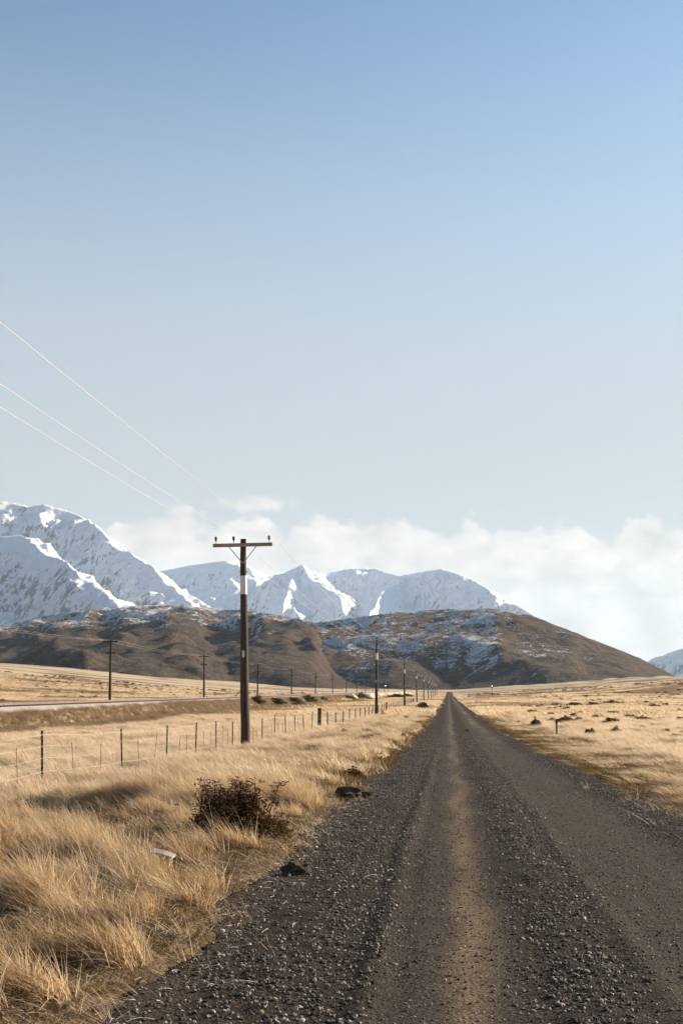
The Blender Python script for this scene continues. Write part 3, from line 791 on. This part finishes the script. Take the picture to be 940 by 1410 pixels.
place('pasture_grass', mid_src, x, y, pick, 0.8, 1.35, 0.12, np.clip(0.55 + 0.4 * edge_d, 0.4, 1.0) * (0.9 + 0.35 * np.clip(g1, -0.8, 0.8)) * np.where(x > 2, 0.34 + 0.5 * sstep(edge_d, 1.0, 3.5), 1.0))

# far pasture 140..900 m in broad patches
x, y = scatter_zone(30000, 140.0, 900.0, 1.5)
kp = in_view(x, y, 40) & ((x < -3.8) | (x > 5.6)) & ((x < RAIL_X - 4.7) | (x > RAIL_X + 3.6))
x, y = x[kp], y[kp]
sc_ = fbm(x * 0.012, y * 0.02, 3, 33) + rng.normal(0, 0.12, len(x))
brown = (sc_ > 0.22) | ((x > RAIL_X) & (x < RAIL_X + 8) & (rng.random(len(x)) < 0.75)) | ((x > 12) & (y > 520) & (sc_ > -0.15))
pick = np.where(brown, rng.integers(5, 7, len(x)), np.where(rng.random(len(x)) < 0.7, rng.integers(0, 3, len(x)), rng.integers(3, 5, len(x))))
place('far_pasture_grass', far_src, x, y, pick, 0.9, 1.5, 0.03)

# ------------------------------------------------------------------ gravel
def stone_mesh(name, seed, mat, sub=1):
    import bmesh
    bm = bmesh.new(); bmesh.ops.create_icosphere(bm, subdivisions=sub, radius=0.5)
    r = random.Random(seed)
    sx, sy, sz = 1.0, r.uniform(0.65, 0.95), r.uniform(0.45, 0.7)
    cuts = [(Vector((r.gauss(0, 1), r.gauss(0, 1), r.gauss(0, 1))).normalized(), r.uniform(0.26, 0.42)) for _ in range(7)]
    for v in bm.verts:
        p = v.co.copy()
        for n_, d_ in cuts:
            q = p.dot(n_)
            if q > d_: p -= n_ * (q - d_)
        p *= 1 + r.uniform(-0.06, 0.06)
        v.co = Vector((p.x * sx, p.y * sy, p.z * sz))
    me = bpy.data.meshes.new(name); bm.to_mesh(me); bm.free(); me.materials.append(mat)
    return me
stones = [stone_mesh('chip', 100 + k, M['stone'], 2 if k < 2 else 1) for k in range(7)]
def gravel_points(n, y0, y1, power, keepf, smin, smax, sp):
    u = rng.random(n)
    y = (y0 ** power + u * (y1 ** power - y0 ** power)) ** (1 / power)
    x = -1.95 + rng.random(n) * 5.3
    le, re_ = left_edge(y), right_edge(y)
    gs = lambda c, s: np.exp(-((x - c) / s) ** 2)
    loose = np.maximum.reduce([gs(-0.85, 0.38) * 1.0, gs(-1.35, 0.35) * 0.6, gs(0.80, 0.32) * 0.95, gs(2.75, 0.40) * 0.9, gs(-0.46, 0.06) * 0.7])
    loose = loose * (0.65 + 0.7 * perlin(x * 1.3, y * 0.9, 51)) + keepf
    kp = (rng.random(n) < loose) & (x > le - 0.12) & (x < re_ + 0.15) & in_view(x, y, 60)
    x, y, loose = x[kp], y[kp], loose[kp]
    s = smin + (smax - smin) * rng.random(len(x)) ** sp * np.clip(0.45 + loose, 0.4, 1.0)
    return x, y, s
a = gravel_points(260000, 5.2, 75.0, 0.25, 0.26, 0.005, 0.040, 3.2)
b = gravel_points(30000, 12.0, 90.0, 0.9, 0.06, 0.010, 0.045, 2.6)
x, y, s = [np.concatenate(q) for q in zip(a, b)]
z = road_z(x, y) + s * 0.12
n = len(x)
scatter('gravel', np.stack([x, y, z], 1), rng.random((n, 3)) * np.array([0.9, 0.9, 6.28]) - np.array([0.45, 0.45, 0]), np.stack([s, s, s], 1), rng.integers(0, 7, n), stones)

# straw litter blown over the shoulder
mb = MB(); r = random.Random(5)
for _ in range(260):
    y = r.uniform(5.5, 24); le = float(left_edge(y))
    x = le + abs(r.gauss(0, 0.35)) - 0.1
    a0 = r.uniform(0, 6.28); L = r.uniform(0.05, 0.2); c = r.uniform(-2.5, 2.5)
    z = float(max(road_z(np.array(x), np.array(y)), gz(x, y))) + 0.012
    pts = []
    px_, py_ = x, y
    for k in range(5):
        pts.append((px_, py_, z + 0.012 * math.sin(k * 0.8))); px_ += math.cos(a0 + c * k / 4) * L / 4; py_ += math.sin(a0 + c * k / 4) * L / 4
    mb.tube(pts, 0.0022, 3, False)
tag(mb.build('straw_litter', M['driftwood']), kind='stuff')
# larger loose stones
big = [stone_mesh('stone', 200 + k, M['pale_rock'], 2) for k in range(4)]
r = random.Random(9)
for k in range(42):
    y = 5.6 + 16 * r.random() ** 1.5
    x = r.choice([r.gauss(-1.0, 0.3), r.gauss(-0.9, 0.3), r.gauss(0.85, 0.25), r.gauss(2.8, 0.2)])
    o = obj('stone', big[k % 4]); s = r.uniform(0.028, 0.055)
    o.scale = (s, s, s); o.rotation_euler = (r.uniform(-.3, .3), r.uniform(-.3, .3), r.uniform(0, 6.28))
    o.location = (x, y, float(road_z(np.array(x), np.array(y))) + s * 0.15)
    tag(o, 'pale small stone lying loose among the dark road gravel', 'stone', 'pale loose stones on the gravel road')

# ------------------------------------------------------------------ railway on its low bank
rl = empty('railway', (RAIL_X, 0, RAIL_Z)); tag(rl, kind='structure')
Yr = np.concatenate([np.arange(60, 300, 3.0), np.arange(300, 1300, 12.0)])
prof = [(-2.6, -0.45), (-1.75, 0.0), (1.75, 0.0), (2.6, -0.45)]
Xg = np.tile(np.array([p[0] for p in prof]), (len(Yr), 1)); Zg = np.tile(np.array([p[1] for p in prof]), (len(Yr), 1))
obj('ballast', grid_mesh('ballast', Xg, np.tile(Yr[:, None], (1, 4)), Zg, M['ballast'], False), rl)
for sx in (-0.535, 0.535):
    mb = MB(); mb.box((sx, 680, 0.16), (0.07, 1240, 0.15)); mb.build('rail', M['rail'], rl)
mb = MB()
for k in range(700): mb.box((0, 62 + k * 0.72, 0.04), (2.1, 0.22, 0.12))
o = mb.build('sleeper', M['sleeper'], rl); o['kind'] = 'stuff'

# ------------------------------------------------------------------ power poles along the road
POLE_X, ARM_Z = -7.3, 0
def make_pole():
    root = empty('power_pole')
    H = 7.75
    mb = MB(); zs = [-0.8, 0, 1, 2.5, 4, 5.5, 7, H]
    mb.tube([(0.012 * math.sin(q * 1.7), 0.0, q) for q in zs], [0.178 - 0.0095 * max(q, 0) for q in zs], 16); mb.build('shaft', M['wood'], root, True)
    mb = MB(); mb.tube([(0, 0, 5.72), (0, 0, 6.40)], [0.130, 0.124], 18, False); mb.build('sleeve', M['sleeve'], root, True)
    mb = MB(); mb.box((0.0, -0.155, 7.52), (2.18, 0.10, 0.125)); mb.build('crossarm', M['arm'], root)
    for s in (-1, 1):
        mb = MB(); mb.tube([(0.015 * s, -0.125, 6.86), (0.50 * s, -0.215, 7.45)], 0.017, 6); mb.build('brace', M['brace'], root)
    for q in (-0.98, -0.33, 0.97):
        i = empty_part('insulator', root, q)
    mb = MB(); mb.box((-0.02, -0.158, 3.55), (0.075, 0.012, 0.24)); mb.build('number_plate', M['sleeve'], root)
    for z in (5.3, 6.55):
        mb = MB(); mb.tube([(-0.19, 0, z), (0.19, 0, z)], 0.011, 6); mb.build('bolt', M['brace'], root)
    return root
def empty_part(name, root, q):
    mb = MB()
    prof = [(0.0, 0.022), (0.05, 0.024), (0.055, 0.05), (0.085, 0.058), (0.10, 0.036), (0.125, 0.055), (0.16, 0.05), (0.185, 0.02)]
    mb.tube([(q, -0.155, 7.66 + z) for z, _ in prof], [w_ for _, w_ in prof], 10)
    o = mb.build(name, M['insul'], root, True)
    mb = MB(); mb.tube([(q, -0.155, 7.58), (q, -0.155, 7.68)], 0.012, 6); mb.build('pin', M['brace'], o)
    return o
def ground_at(x, y): return float(gz(np.array(x), np.array(y)))
pole0 = make_pole()
pole_y = [51.5 + 94.0 * k for k in range(-1, 10)]
pole_lbl = {0: 'tall weathered wooden power pole with pale band, standing where the wire fence meets it',
            1: 'wooden power pole with pale band and a small round bush at its foot',
            -1: 'wooden power pole with crossarm behind the near stretch of fence'}
pole_tops = []
for j, yy in enumerate(pole_y):
    k = j - 1
    zz = ground_at(POLE_X, yy)
    base = zz if k >= 0 else 0.0
    pole_tops.append((POLE_X, yy, base))
    if k == -1: continue
    o = pole0 if k == 0 else copy_tree(pole0)
    o.location = (POLE_X, yy, base)
    o.rotation_euler = (0, R(-1.1) if k == 0 else R((-0.4, 0.5, 0.2, -0.6)[k % 4]), R((1.5, -2.0, 1.0)[k % 3]))
    lab = pole_lbl.get(k, 'distant wooden power pole with pale band in the line shrinking along the road')
    tag(o, lab, 'power pole', 'power poles along the road')
# conductors: one run of wire for each insulator
for q, lab in ((-0.98, 'pale overhead wire on the outermost insulators, away from the road'), (-0.33, 'pale overhead wire on the middle insulators of the power poles'),
               (0.97, 'pale overhead wire on the insulators nearest the road')):
    pts = []
    for (a, b) in zip(pole_tops[:-1], pole_tops[1:]):
        for i in range(16):
            t = i / 16.0
            pts.append((a[0] + q + (b[0] - a[0]) * t, a[1] + (b[1] - a[1]) * t, (a[2] + (b[2] - a[2]) * t) + 7.80 - 4 * 0.62 * t * (1 - t)))
    mb = MB(); mb.tube(pts, 0.0062, 6, False)
    tag(mb.build('overhead_wire', M['wire'], None, True), lab, 'wire', 'overhead wires along the road')

# telegraph poles by the railway
def make_tele():
    root = empty('telegraph_pole')
    mb = MB(); zs = [-0.6, 0, 2, 4, 6, 8.1]; mb.tube([(0, 0, q) for q in zs], [0.17 - 0.008 * max(q, 0) for q in zs], 10); mb.build('shaft', M['tele'], root, True)
    for zq, L in ((7.85, 1.5), (6.6, 1.1)):
        mb = MB(); mb.box((0, -0.16, zq), (L, 0.09, 0.11))
        c = mb.build('crossarm', M['tele'], root)
        for u in (-0.45, -0.2, 0.2, 0.45):
            mb = MB(); mb.tube([(u * L, -0.16, zq + 0.05), (u * L, -0.16, zq + 0.12), (u * L, -0.16, zq + 0.2)], [0.02, 0.05, 0.03], 6); mb.build('insulator', M['insul'], c)
    return root
t0 = make_tele()
tele_x = -36.5
tele = []
for k in range(13):
    yy = 153 + 60 * k
    zz = ground_at(tele_x, yy); zz = zz if yy < 800 else zz
    tele.append((tele_x, yy, zz))
    o = t0 if k == 0 else copy_tree(t0)
    o.location = tele[-1]; o.rotation_euler = (R(random.Random(k).uniform(-1, 1)), R(random.Random(k + 50).uniform(-1, 1)), 0)
    lab = {0: 'dark telegraph pole with two crossarms standing alone beyond the railway bank', 1: 'dark telegraph pole with a rounded bush at its foot beyond the railway bank'}.get(
        k, 'distant dark telegraph pole in the row receding beside the railway')
    tag(o, lab, 'telegraph pole', 'telegraph poles beside the railway')
for q, lab in ((-0.67, 'thin wire strung on the far ends of the telegraph crossarms'), (0.67, 'thin wire strung on the near ends of the telegraph crossarms')):
    run = [(tele_x, 93, ground_at(tele_x, 93))] + tele
    pts = []
    for a, b in zip(run[:-1], run[1:]):
        for i in range(10):
            t = i / 10.0
            pts.append((a[0] + q, a[1] + (b[1] - a[1]) * t, a[2] + (b[2] - a[2]) * t + 7.97 - 4 * 0.3 * t * (1 - t)))
    mb = MB(); mb.tube(pts, 0.006, 4, False)
    tag(mb.build('telegraph_wire', M['fwire']), lab, 'wire', 'telegraph wires beside the railway')

# ------------------------------------------------------------------ wire fence beside the verge
FX = -8.0
fence = empty('wire_fence', (FX, 18, ground_at(FX, 18)))
tag(fence, 'post and wire fence with notched steel posts running beside the verge', 'fence')
def fz(y): return ground_at(FX, y)
f0 = Vector(fence.location)
def steel_post():
    """Y-section steel post with a row of notches up its edge"""
    root = MB(); hs = 1.16
    for k in range(3):
        a = k * 2.0944 + 0.5
        root.box((math.cos(a) * 0.017, math.sin(a) * 0.017, hs / 2 - 0.2), (0.036, 0.007, hs + 0.4), Vector((0, 0, 1)).rotation_difference(Vector((0, 0, 1))).to_matrix() @ __import__('mathutils').Matrix.Rotation(a, 3, 'Z'))
    n = MB()
    for k in range(12):
        z = 0.12 + k * 0.088
        n.box((0.0, -0.008, z), (0.036, 0.036, 0.022))
    return root.mesh('steel_post', M['steel']), n.mesh('notch', M['hole'])
sp_me, no_me = steel_post()
ys_posts = [18.0, 23.0, 28.0, 35.0, 40.5, 45.2, 49.2, 53.0, 57.0, 61.5, 66, 70.5, 75, 79.5, 84]
r = random.Random(3)
for yy in ys_posts:
    p = obj('steel_post', sp_me, fence); p.scale = (0.72, 0.72, 1.0); p.location = (0, yy - f0.y, fz(yy) - f0.z); p.rotation_euler = (R(r.uniform(-2, 2)), R(r.uniform(-4, 2)), r.uniform(0, 6))
    q = obj('notch', no_me, p)
mb = MB(); mb.tube([(0, 0, -0.3), (0.0, 0, 0.6), (0.01, 0, 1.28)], [0.125, 0.12, 0.115], 12)
st_me = mb.mesh('strainer_post', M['post'], True)
for yy in (89.0, 186.0, 260.0, 330.0):
    o = obj('strainer_post', st_me, fence); o.location = (0, yy - f0.y, fz(yy) - f0.z)
mb = MB(); mb.tube([(0, 0, -0.2), (0, 0, 1.1)], [0.05, 0.045], 6); lp_me = mb.mesh('post', M['post'])
for k in range(34):
    yy = 95 + 7.0 * k
    if min(abs(yy - q) for q in (89, 186, 260, 330)) < 2: continue
    o = obj('post', lp_me, fence); o.location = (0, yy - f0.y, fz(yy) - f0.z); o.rotation_euler = (0, R(r.uniform(-3, 3)), 0)
mb = MB(); mb.box((0, 0, 0.47), (0.014, 0.012, 0.86)); ba_me = mb.mesh('batten', M['batten'])
for a, b in zip(ys_posts[:-1], ys_posts[1:]):
    for u in (0.34, 0.67):
        yy = a + (b - a) * u
        o = obj('batten', ba_me, fence); o.location = (0.02, yy - f0.y, fz(yy) - f0.z - 0.02); o.rotation_euler = (R(r.uniform(-5, 5)), R(r.uniform(-5, 5)), 0)
all_y = sorted(ys_posts + [89.0] + [95 + 7.0 * k for k in range(34)])
for hgt, rad in ((1.08, 0.0042), (0.86, 0.003), (0.62, 0.003), (0.36, 0.0042)):
    pts = []
    for a, b in zip(all_y[:-1], all_y[1:]):
        for u in (0.0, 0.33, 0.66):
            sag = 0.03 * 4 * u * (1 - u)
            za, zb = fz(a), fz(b)
            pts.append((0.03, a + (b - a) * u - f0.y, za + (zb - za) * u + hgt - sag - f0.z))
    mb = MB(); mb.tube(pts, rad, 4, False); mb.build('wire', M['fwire'], fence)

# low wooden posts along the far side of the railway
mb = MB(); mb.tube([(0, 0, -0.3), (0, 0, 1.05), (0, 0, 1.1)], [0.11, 0.10, 0.07], 8); me = mb.mesh('post', M['post'])
rf = empty('railway_fence', (-40.0, 120, ground_at(-40, 120))); tag(rf, 'row of low dark wooden fence posts beyond the pale railway line', 'fence')
rz = Vector(rf.location)
for k in range(22):
    yy = 113 + 7.6 * k
    o = obj('post', me, rf); o.location = (0.0, yy - rz.y, ground_at(-40, yy) - rz.z)
for hq in (0.95, 0.6):
    mb = MB(); mb.tube([(0, 113 + 7.6 * k - rz.y, ground_at(-40, 113 + 7.6 * k) - rz.z + hq) for k in range(22)], 0.004, 4, False); mb.build('wire', M['fwire'], rf)

# ------------------------------------------------------------------ shrubs
def shrub_meshes(seed, nst, nleaf, leaf, mat, spiky=0.0, wide=0.28):
    """unit shrub: 1 wide, 1 tall; returns (stem mesh, foliage mesh)"""
    r = random.Random(seed); st = MB(); V = []; T = []
    for k in range(nst):
        a = r.uniform(0, 6.28); lean = r.uniform(0.05, 1.0) ** 0.8 * (1 + (0.35 * math.sin(a * 3 + seed) if spiky else 0))
        top = Vector((math.cos(a) * 0.48 * lean, math.sin(a) * 0.48 * lean, (1.0 - 0.82 * lean ** 2) * r.uniform(0.6, 1.0)))
        if spiky and r.random() < spiky: top = Vector((top.x * 0.7, top.y * 0.7, r.uniform(0.75, 1.18)))
        q0 = 0.30 * lean; b0 = Vector((math.cos(a) * q0, math.sin(a) * q0, -0.06))
        mid = b0.lerp(top, 0.5) + Vector((r.uniform(-.06, .06), r.uniform(-.06, .06), 0.08))
        pts = [b0, mid, top]
        st.tube(pts, [0.011, 0.007, 0.003], 4, False)
        for i in range(nleaf):
            t = r.uniform(0.0, 1.03)
            p = (b0.lerp(mid, t * 2) if t < .5 else mid.lerp(top, t * 2 - 1)) + Vector((r.gauss(0, 1), r.gauss(0, 1), r.gauss(0, 0.8))) * (0.10 * (1.25 - t))
            d = Vector((r.gauss(0, 1), r.gauss(0, 1), r.gauss(0.3, 1))).normalized(); e = d.cross(Vector((r.gauss(0, 1), r.gauss(0, 1), r.gauss(0, 1)))).normalized()
            L = leaf * r.uniform(0.6, 1.5); W = L * wide
            V += [p - e * W, p + d * L * 0.5 + e * 0, p + d * L, p + e * W]
            # kite-shaped leaf
            V[-3] = p + d * L * 0.45 - e * W; V[-1] = p + d * L * 0.45 + e * W; V[-4] = p
            T += [r.random()] * 4
    n = len(V) // 4
    me = mesh_np('foliage', np.array([tuple(q) for q in V]), np.arange(n * 4).reshape(n, 4), mat)
    at_ = me.attributes.new('tint', 'FLOAT', 'POINT'); at_.data.foreach_set('value', np.array(T, dtype=np.float32))
    return st.mesh('stem', M['twig']), me
def put_shrub(name, me, x, y, w_, h_, label, group=None, cat='shrub', rz=0.0, sink=0.03):
    o = empty(name, (x, y, ground_at(x, y) - sink), rz); o.scale = (w_, w_, h_)
    obj('stem', me[0], o); obj('foliage', me[1], o)
    return tag(o, label, cat, group)
spiky = shrub_meshes(1, 110, 150, 0.05, M['leaf_bush'], 0.25, 0.15)
x, y, d = pix_ground(322, 1163)
put_shrub('spiky_shrub', spiky, x, y, 1.30, 0.63, 'dark spiky shrub growing in dry grass at the edge of the gravel', None)
round_ = [shrub_meshes(10 + k, 26, 60, 0.11, M['leaf_dark']) for k in range(3)]
olive = [shrub_meshes(20 + k, 26, 60, 0.11, M['leaf_green']) for k in range(3)]
brown = [shrub_meshes(30 + k, 26, 60, 0.12, M['leaf_brown']) for k in range(3)]
r = random.Random(21)
def shrub_px(px, py, wpx, hpx, kind, label, group=None, name='low_shrub'):
    x, y, d = pix_ground(px, py)
    s = F_PX / d
    return put_shrub(name, kind[r.randrange(3)], x, y, wpx / s, hpx / s * 1.1, label, group, rz=r.uniform(0, 6))
shrub_px(487, 1072, 34, 17, round_, 'low dark rounded shrub in the golden verge by the gravel')
x = POLE_X + 0.7; put_shrub('low_shrub', round_[0], x, 145.0, 0.95, 0.62, 'small round dark bush at the foot of a power pole')
put_shrub('low_shrub', brown[1], tele_x + 0.4, 212.0, 1.7, 1.9, 'rounded brown bush wrapped round the foot of a telegraph pole')
for px, py, wp, hp in ((352, 968, 24, 14), (378, 969, 30, 11), (402, 969, 30, 12), (424, 967, 26, 15), (444, 966, 22, 9), (478, 963, 22, 8), (496, 963, 26, 13), (545, 961, 26, 8), (560, 960, 20, 7)):
    shrub_px(px, py, wp * 1.15, hp * 0.72, olive, 'dark olive shrub in the row of scrub before the railway', 'olive scrub before the railway')
for px, py, wp, hp in ((581, 975, 18, 8), (544, 1026, 18, 7), (555, 1016, 12, 7), (512, 1022, 24, 10), (559, 991, 9, 6), (474, 1010, 20, 6)):  # last tuft is added to stand for a shaded hollow
    shrub_px(px, py, wp, hp, brown, 'small brown scrub tuft in the verge between fence and road', 'brown tufts in the fenced verge')
for px, py, wp, hp in ((737, 1001, 17, 13), (759, 996, 22, 8), (779, 995, 26, 9), (796, 994, 18, 7), (812, 1014, 18, 13), (847, 1010, 20, 10), (882, 1006, 18, 8), (917, 1011, 13, 9), (867, 990, 24, 6), (935, 982, 12, 6),
                       (765, 973, 24, 5), (790, 973, 30, 6), (815, 973, 26, 6), (840, 970, 34, 5), (746, 973, 7, 4), (714, 996, 9, 4), (720, 974, 12, 4), (900, 974, 26, 5), (868, 1038, 30, 9)):  # last clump stands in for the shade of a grass hollow
    shrub_px(px, py, wp, hp, brown if r.random() < 0.55 else round_, 'low dark scrub clump in the pasture across the road from the power poles', 'scrub clumps in the open pasture')

xs_, ys_ = scatter_zone(9000, 60.0, 950.0, 1.35)
sel = in_view(xs_, ys_, 20) & ((xs_ < -46) | (xs_ > 9)) 
cl_ = fbm(xs_ * 0.035, ys_ * 0.018, 3, 36) + 0.35 * sstep(ys_, 250, 700)
sel &= cl_ + rng.normal(0, 0.12, len(xs_)) > 0.36
xs_, ys_ = xs_[sel], ys_[sel]; n_ = len(xs_)
wd_ = 0.35 + 0.9 * rng.random(n_) ** 1.6 + ys_ * 0.0012
scatter('scrub_tufts', np.stack([xs_, ys_, gz(xs_, ys_) - 0.02], 1), np.stack([np.zeros(n_), np.zeros(n_), rng.random(n_) * 6.28], 1),
        np.stack([wd_ * 1.3, wd_, wd_ * (0.25 + 0.2 * rng.random(n_))], 1), rng.integers(0, 4, n_), [brown[0][1], brown[1][1], brown[2][1], olive[0][1]])

# ------------------------------------------------------------------ dark mounds, stones, debris, markers
def lump(name, seed, mat, sub=3):
    import bmesh
    bm = bmesh.new(); bmesh.ops.create_icosphere(bm, subdivisions=sub, radius=0.5)
    P = np.array([tuple(v.co) for v in bm.verts])
    k = 1 + 0.55 * perlin(P[:, 0] * 3 + seed, P[:, 1] * 3 + P[:, 2] * 2, 70) + 0.30 * perlin(P[:, 0] * 8 + seed, P[:, 1] * 8 + P[:, 2] * 6, 71)
    for v, q in zip(bm.verts, k): v.co *= q
    me = bpy.data.meshes.new(name); bm.to_mesh(me); bm.free(); me.materials.append(mat); return me
def put_lump(name, px, py, wpx, dm, hm_, mat, label, cat, road=False, seed=0, sub=3):
    x, y, d = pix_ground(px, py); s = F_PX / d
    o = obj(name, lump(name, seed, mat, sub)); o.scale = (wpx / s, dm, hm_); o.rotation_euler = (0, 0, R(8))
    z = max(ground_at(x, y), float(road_z(np.array(x), np.array(y))))
    o.location = (x, y, z + hm_ * 0.22)
    return tag(o, label, cat)
put_lump('dark_mound', 486, 1106, 44, 0.40, 0.26, M['mound'], 'long dark mound in place of a shadow at the edge of the verge grass', 'mound', seed=1)  # added mound, its dark colour stands in for a shadow
put_lump('dark_mound', 408, 1217, 34, 0.20, 0.15, M['mound'], 'dark broken lump lying on the gravel shoulder', 'mound', seed=2)  # brown lump, darker than the gravel round it
put_lump('rock', 697, 1016, 8, 0.2, 0.13, M['pale_rock'], 'small white rock on the edge of the gravel by the pasture', 'rock', seed=3, sub=2)
put_lump('rock', 656, 968, 9, 0.9, 0.9, M['pale_rock'], 'far white boulder in the pasture near the end of the road', 'rock', seed=4, sub=2)
put_lump('rock', 643, 1008, 6, 0.18, 0.12, M['dark_rock'], 'dark lone rock lying in the middle of the road far along', 'rock', seed=5, sub=2)
x, y, d = pix_ground(218, 1200)
mb = MB(); pts = [(-0.15, 0, 0.02), (-0.05, 0.012, 0.035), (0.06, 0.0, 0.03), (0.15, -0.02, 0.015)]
for a, b in zip(pts[:-1], pts[1:]):
    a, b = Vector(a), Vector(b); mb.box((a + b) / 2, ((b - a).length + .004, 0.07, 0.02), Vector((1, 0, 0)).rotation_difference((b - a).normalized()).to_matrix())
o = mb.build('wood_scrap', M['driftwood']); o.location = (x, y, ground_at(x, y) + 0.14); o.rotation_euler = (R(20), R(4), R(-6))
tag(o, 'bleached flat scrap of wood lying in the dry verge grass', 'wood')
# road marker post
x, y, d = pix_ground(766, 1013)
mk = empty('marker_post', (x, y, ground_at(x, y))); tag(mk, 'short thin marker post with pale lower half in the pasture', 'post')
mb = MB(); mb.box((0, 0, 0.30), (0.09, 0.05, 0.75)); mb.build('shaft', M['batten'], mk)
mb = MB(); mb.box((0, 0, 0.68), (0.10, 0.06, 0.22)); mb.build('cap', M['post'], mk)
# railway equipment
def signal(x, y, h, lens, label):
    o = empty('railway_signal', (x, y, ground_at(x, y))); tag(o, label, 'signal')
    mb = MB(); mb.tube([(0, 0, -0.3), (0, 0, h)], [0.10, 0.08], 8); mb.build('mast', M['tele'], o, True)
    mb = MB(); mb.box((0, 0, h - 0.2), (0.75, 0.25, 1.5)); hd = mb.build('head', M['steel'], o)
    mb = MB(); mb.tube([(0, -0.13, h - 0.1), (0, -0.17, h - 0.1)], [0.22, 0.22], 14); mb.build('lens', lens, hd)
    mb = MB(); mb.tube([(0, -0.13, h - 0.05), (0, -0.5, h - 0.05)], [0.36, 0.34], 14, False); mb.build('hood', M['steel'], hd)
signal(-28.0, 640.0, 4.8, M['lamp_green'], 'railway signal on a dark mast showing a green light')
d_ = ray(677, 950); signal(float(d_[0] * 640), float(d_[1] * 640), 4.6, M['lamp_white'], 'railway signal on a dark mast showing a white light under the hill')
cb = empty('equipment_cabinet', (-27.6, 490, ground_at(-27.6, 490))); tag(cb, 'grey trackside equipment cabinet among scrub by the railway', 'cabinet')
mb = MB(); mb.box((0, 0, 0.95), (1.5, 0.9, 1.7)); mb.build('body', M['cabinet'], cb)
mb = MB(); mb.box((0, 0, 1.84), (1.7, 1.1, 0.08)); mb.build('roof', M['cabinet'], cb)
for s in (-1, 1):
    mb = MB(); mb.box((0.37 * s, -0.46, 0.95), (0.68, 0.03, 1.5)); mb.build('door', M['cabinet'], cb)

# ------------------------------------------------------------------ the hazy air, round everything
mh = bpy.data.materials.new('thin_haze'); mh.use_nodes = True; t = NT(mh.node_tree)
pv = t.n('ShaderNodeVolumePrincipled', {'Color': (0.62, 0.80, 1.0, 1), 'Density': 2.3e-5, 'Anisotropy': 0.2})
t.n('ShaderNodeOutputMaterial', {'Volume': pv.outputs[0]})
mb = MB(); mb.box((0, 11000, 690), (31000, 24000, 1460))
tag(mb.build('haze', mh), kind='stuff')
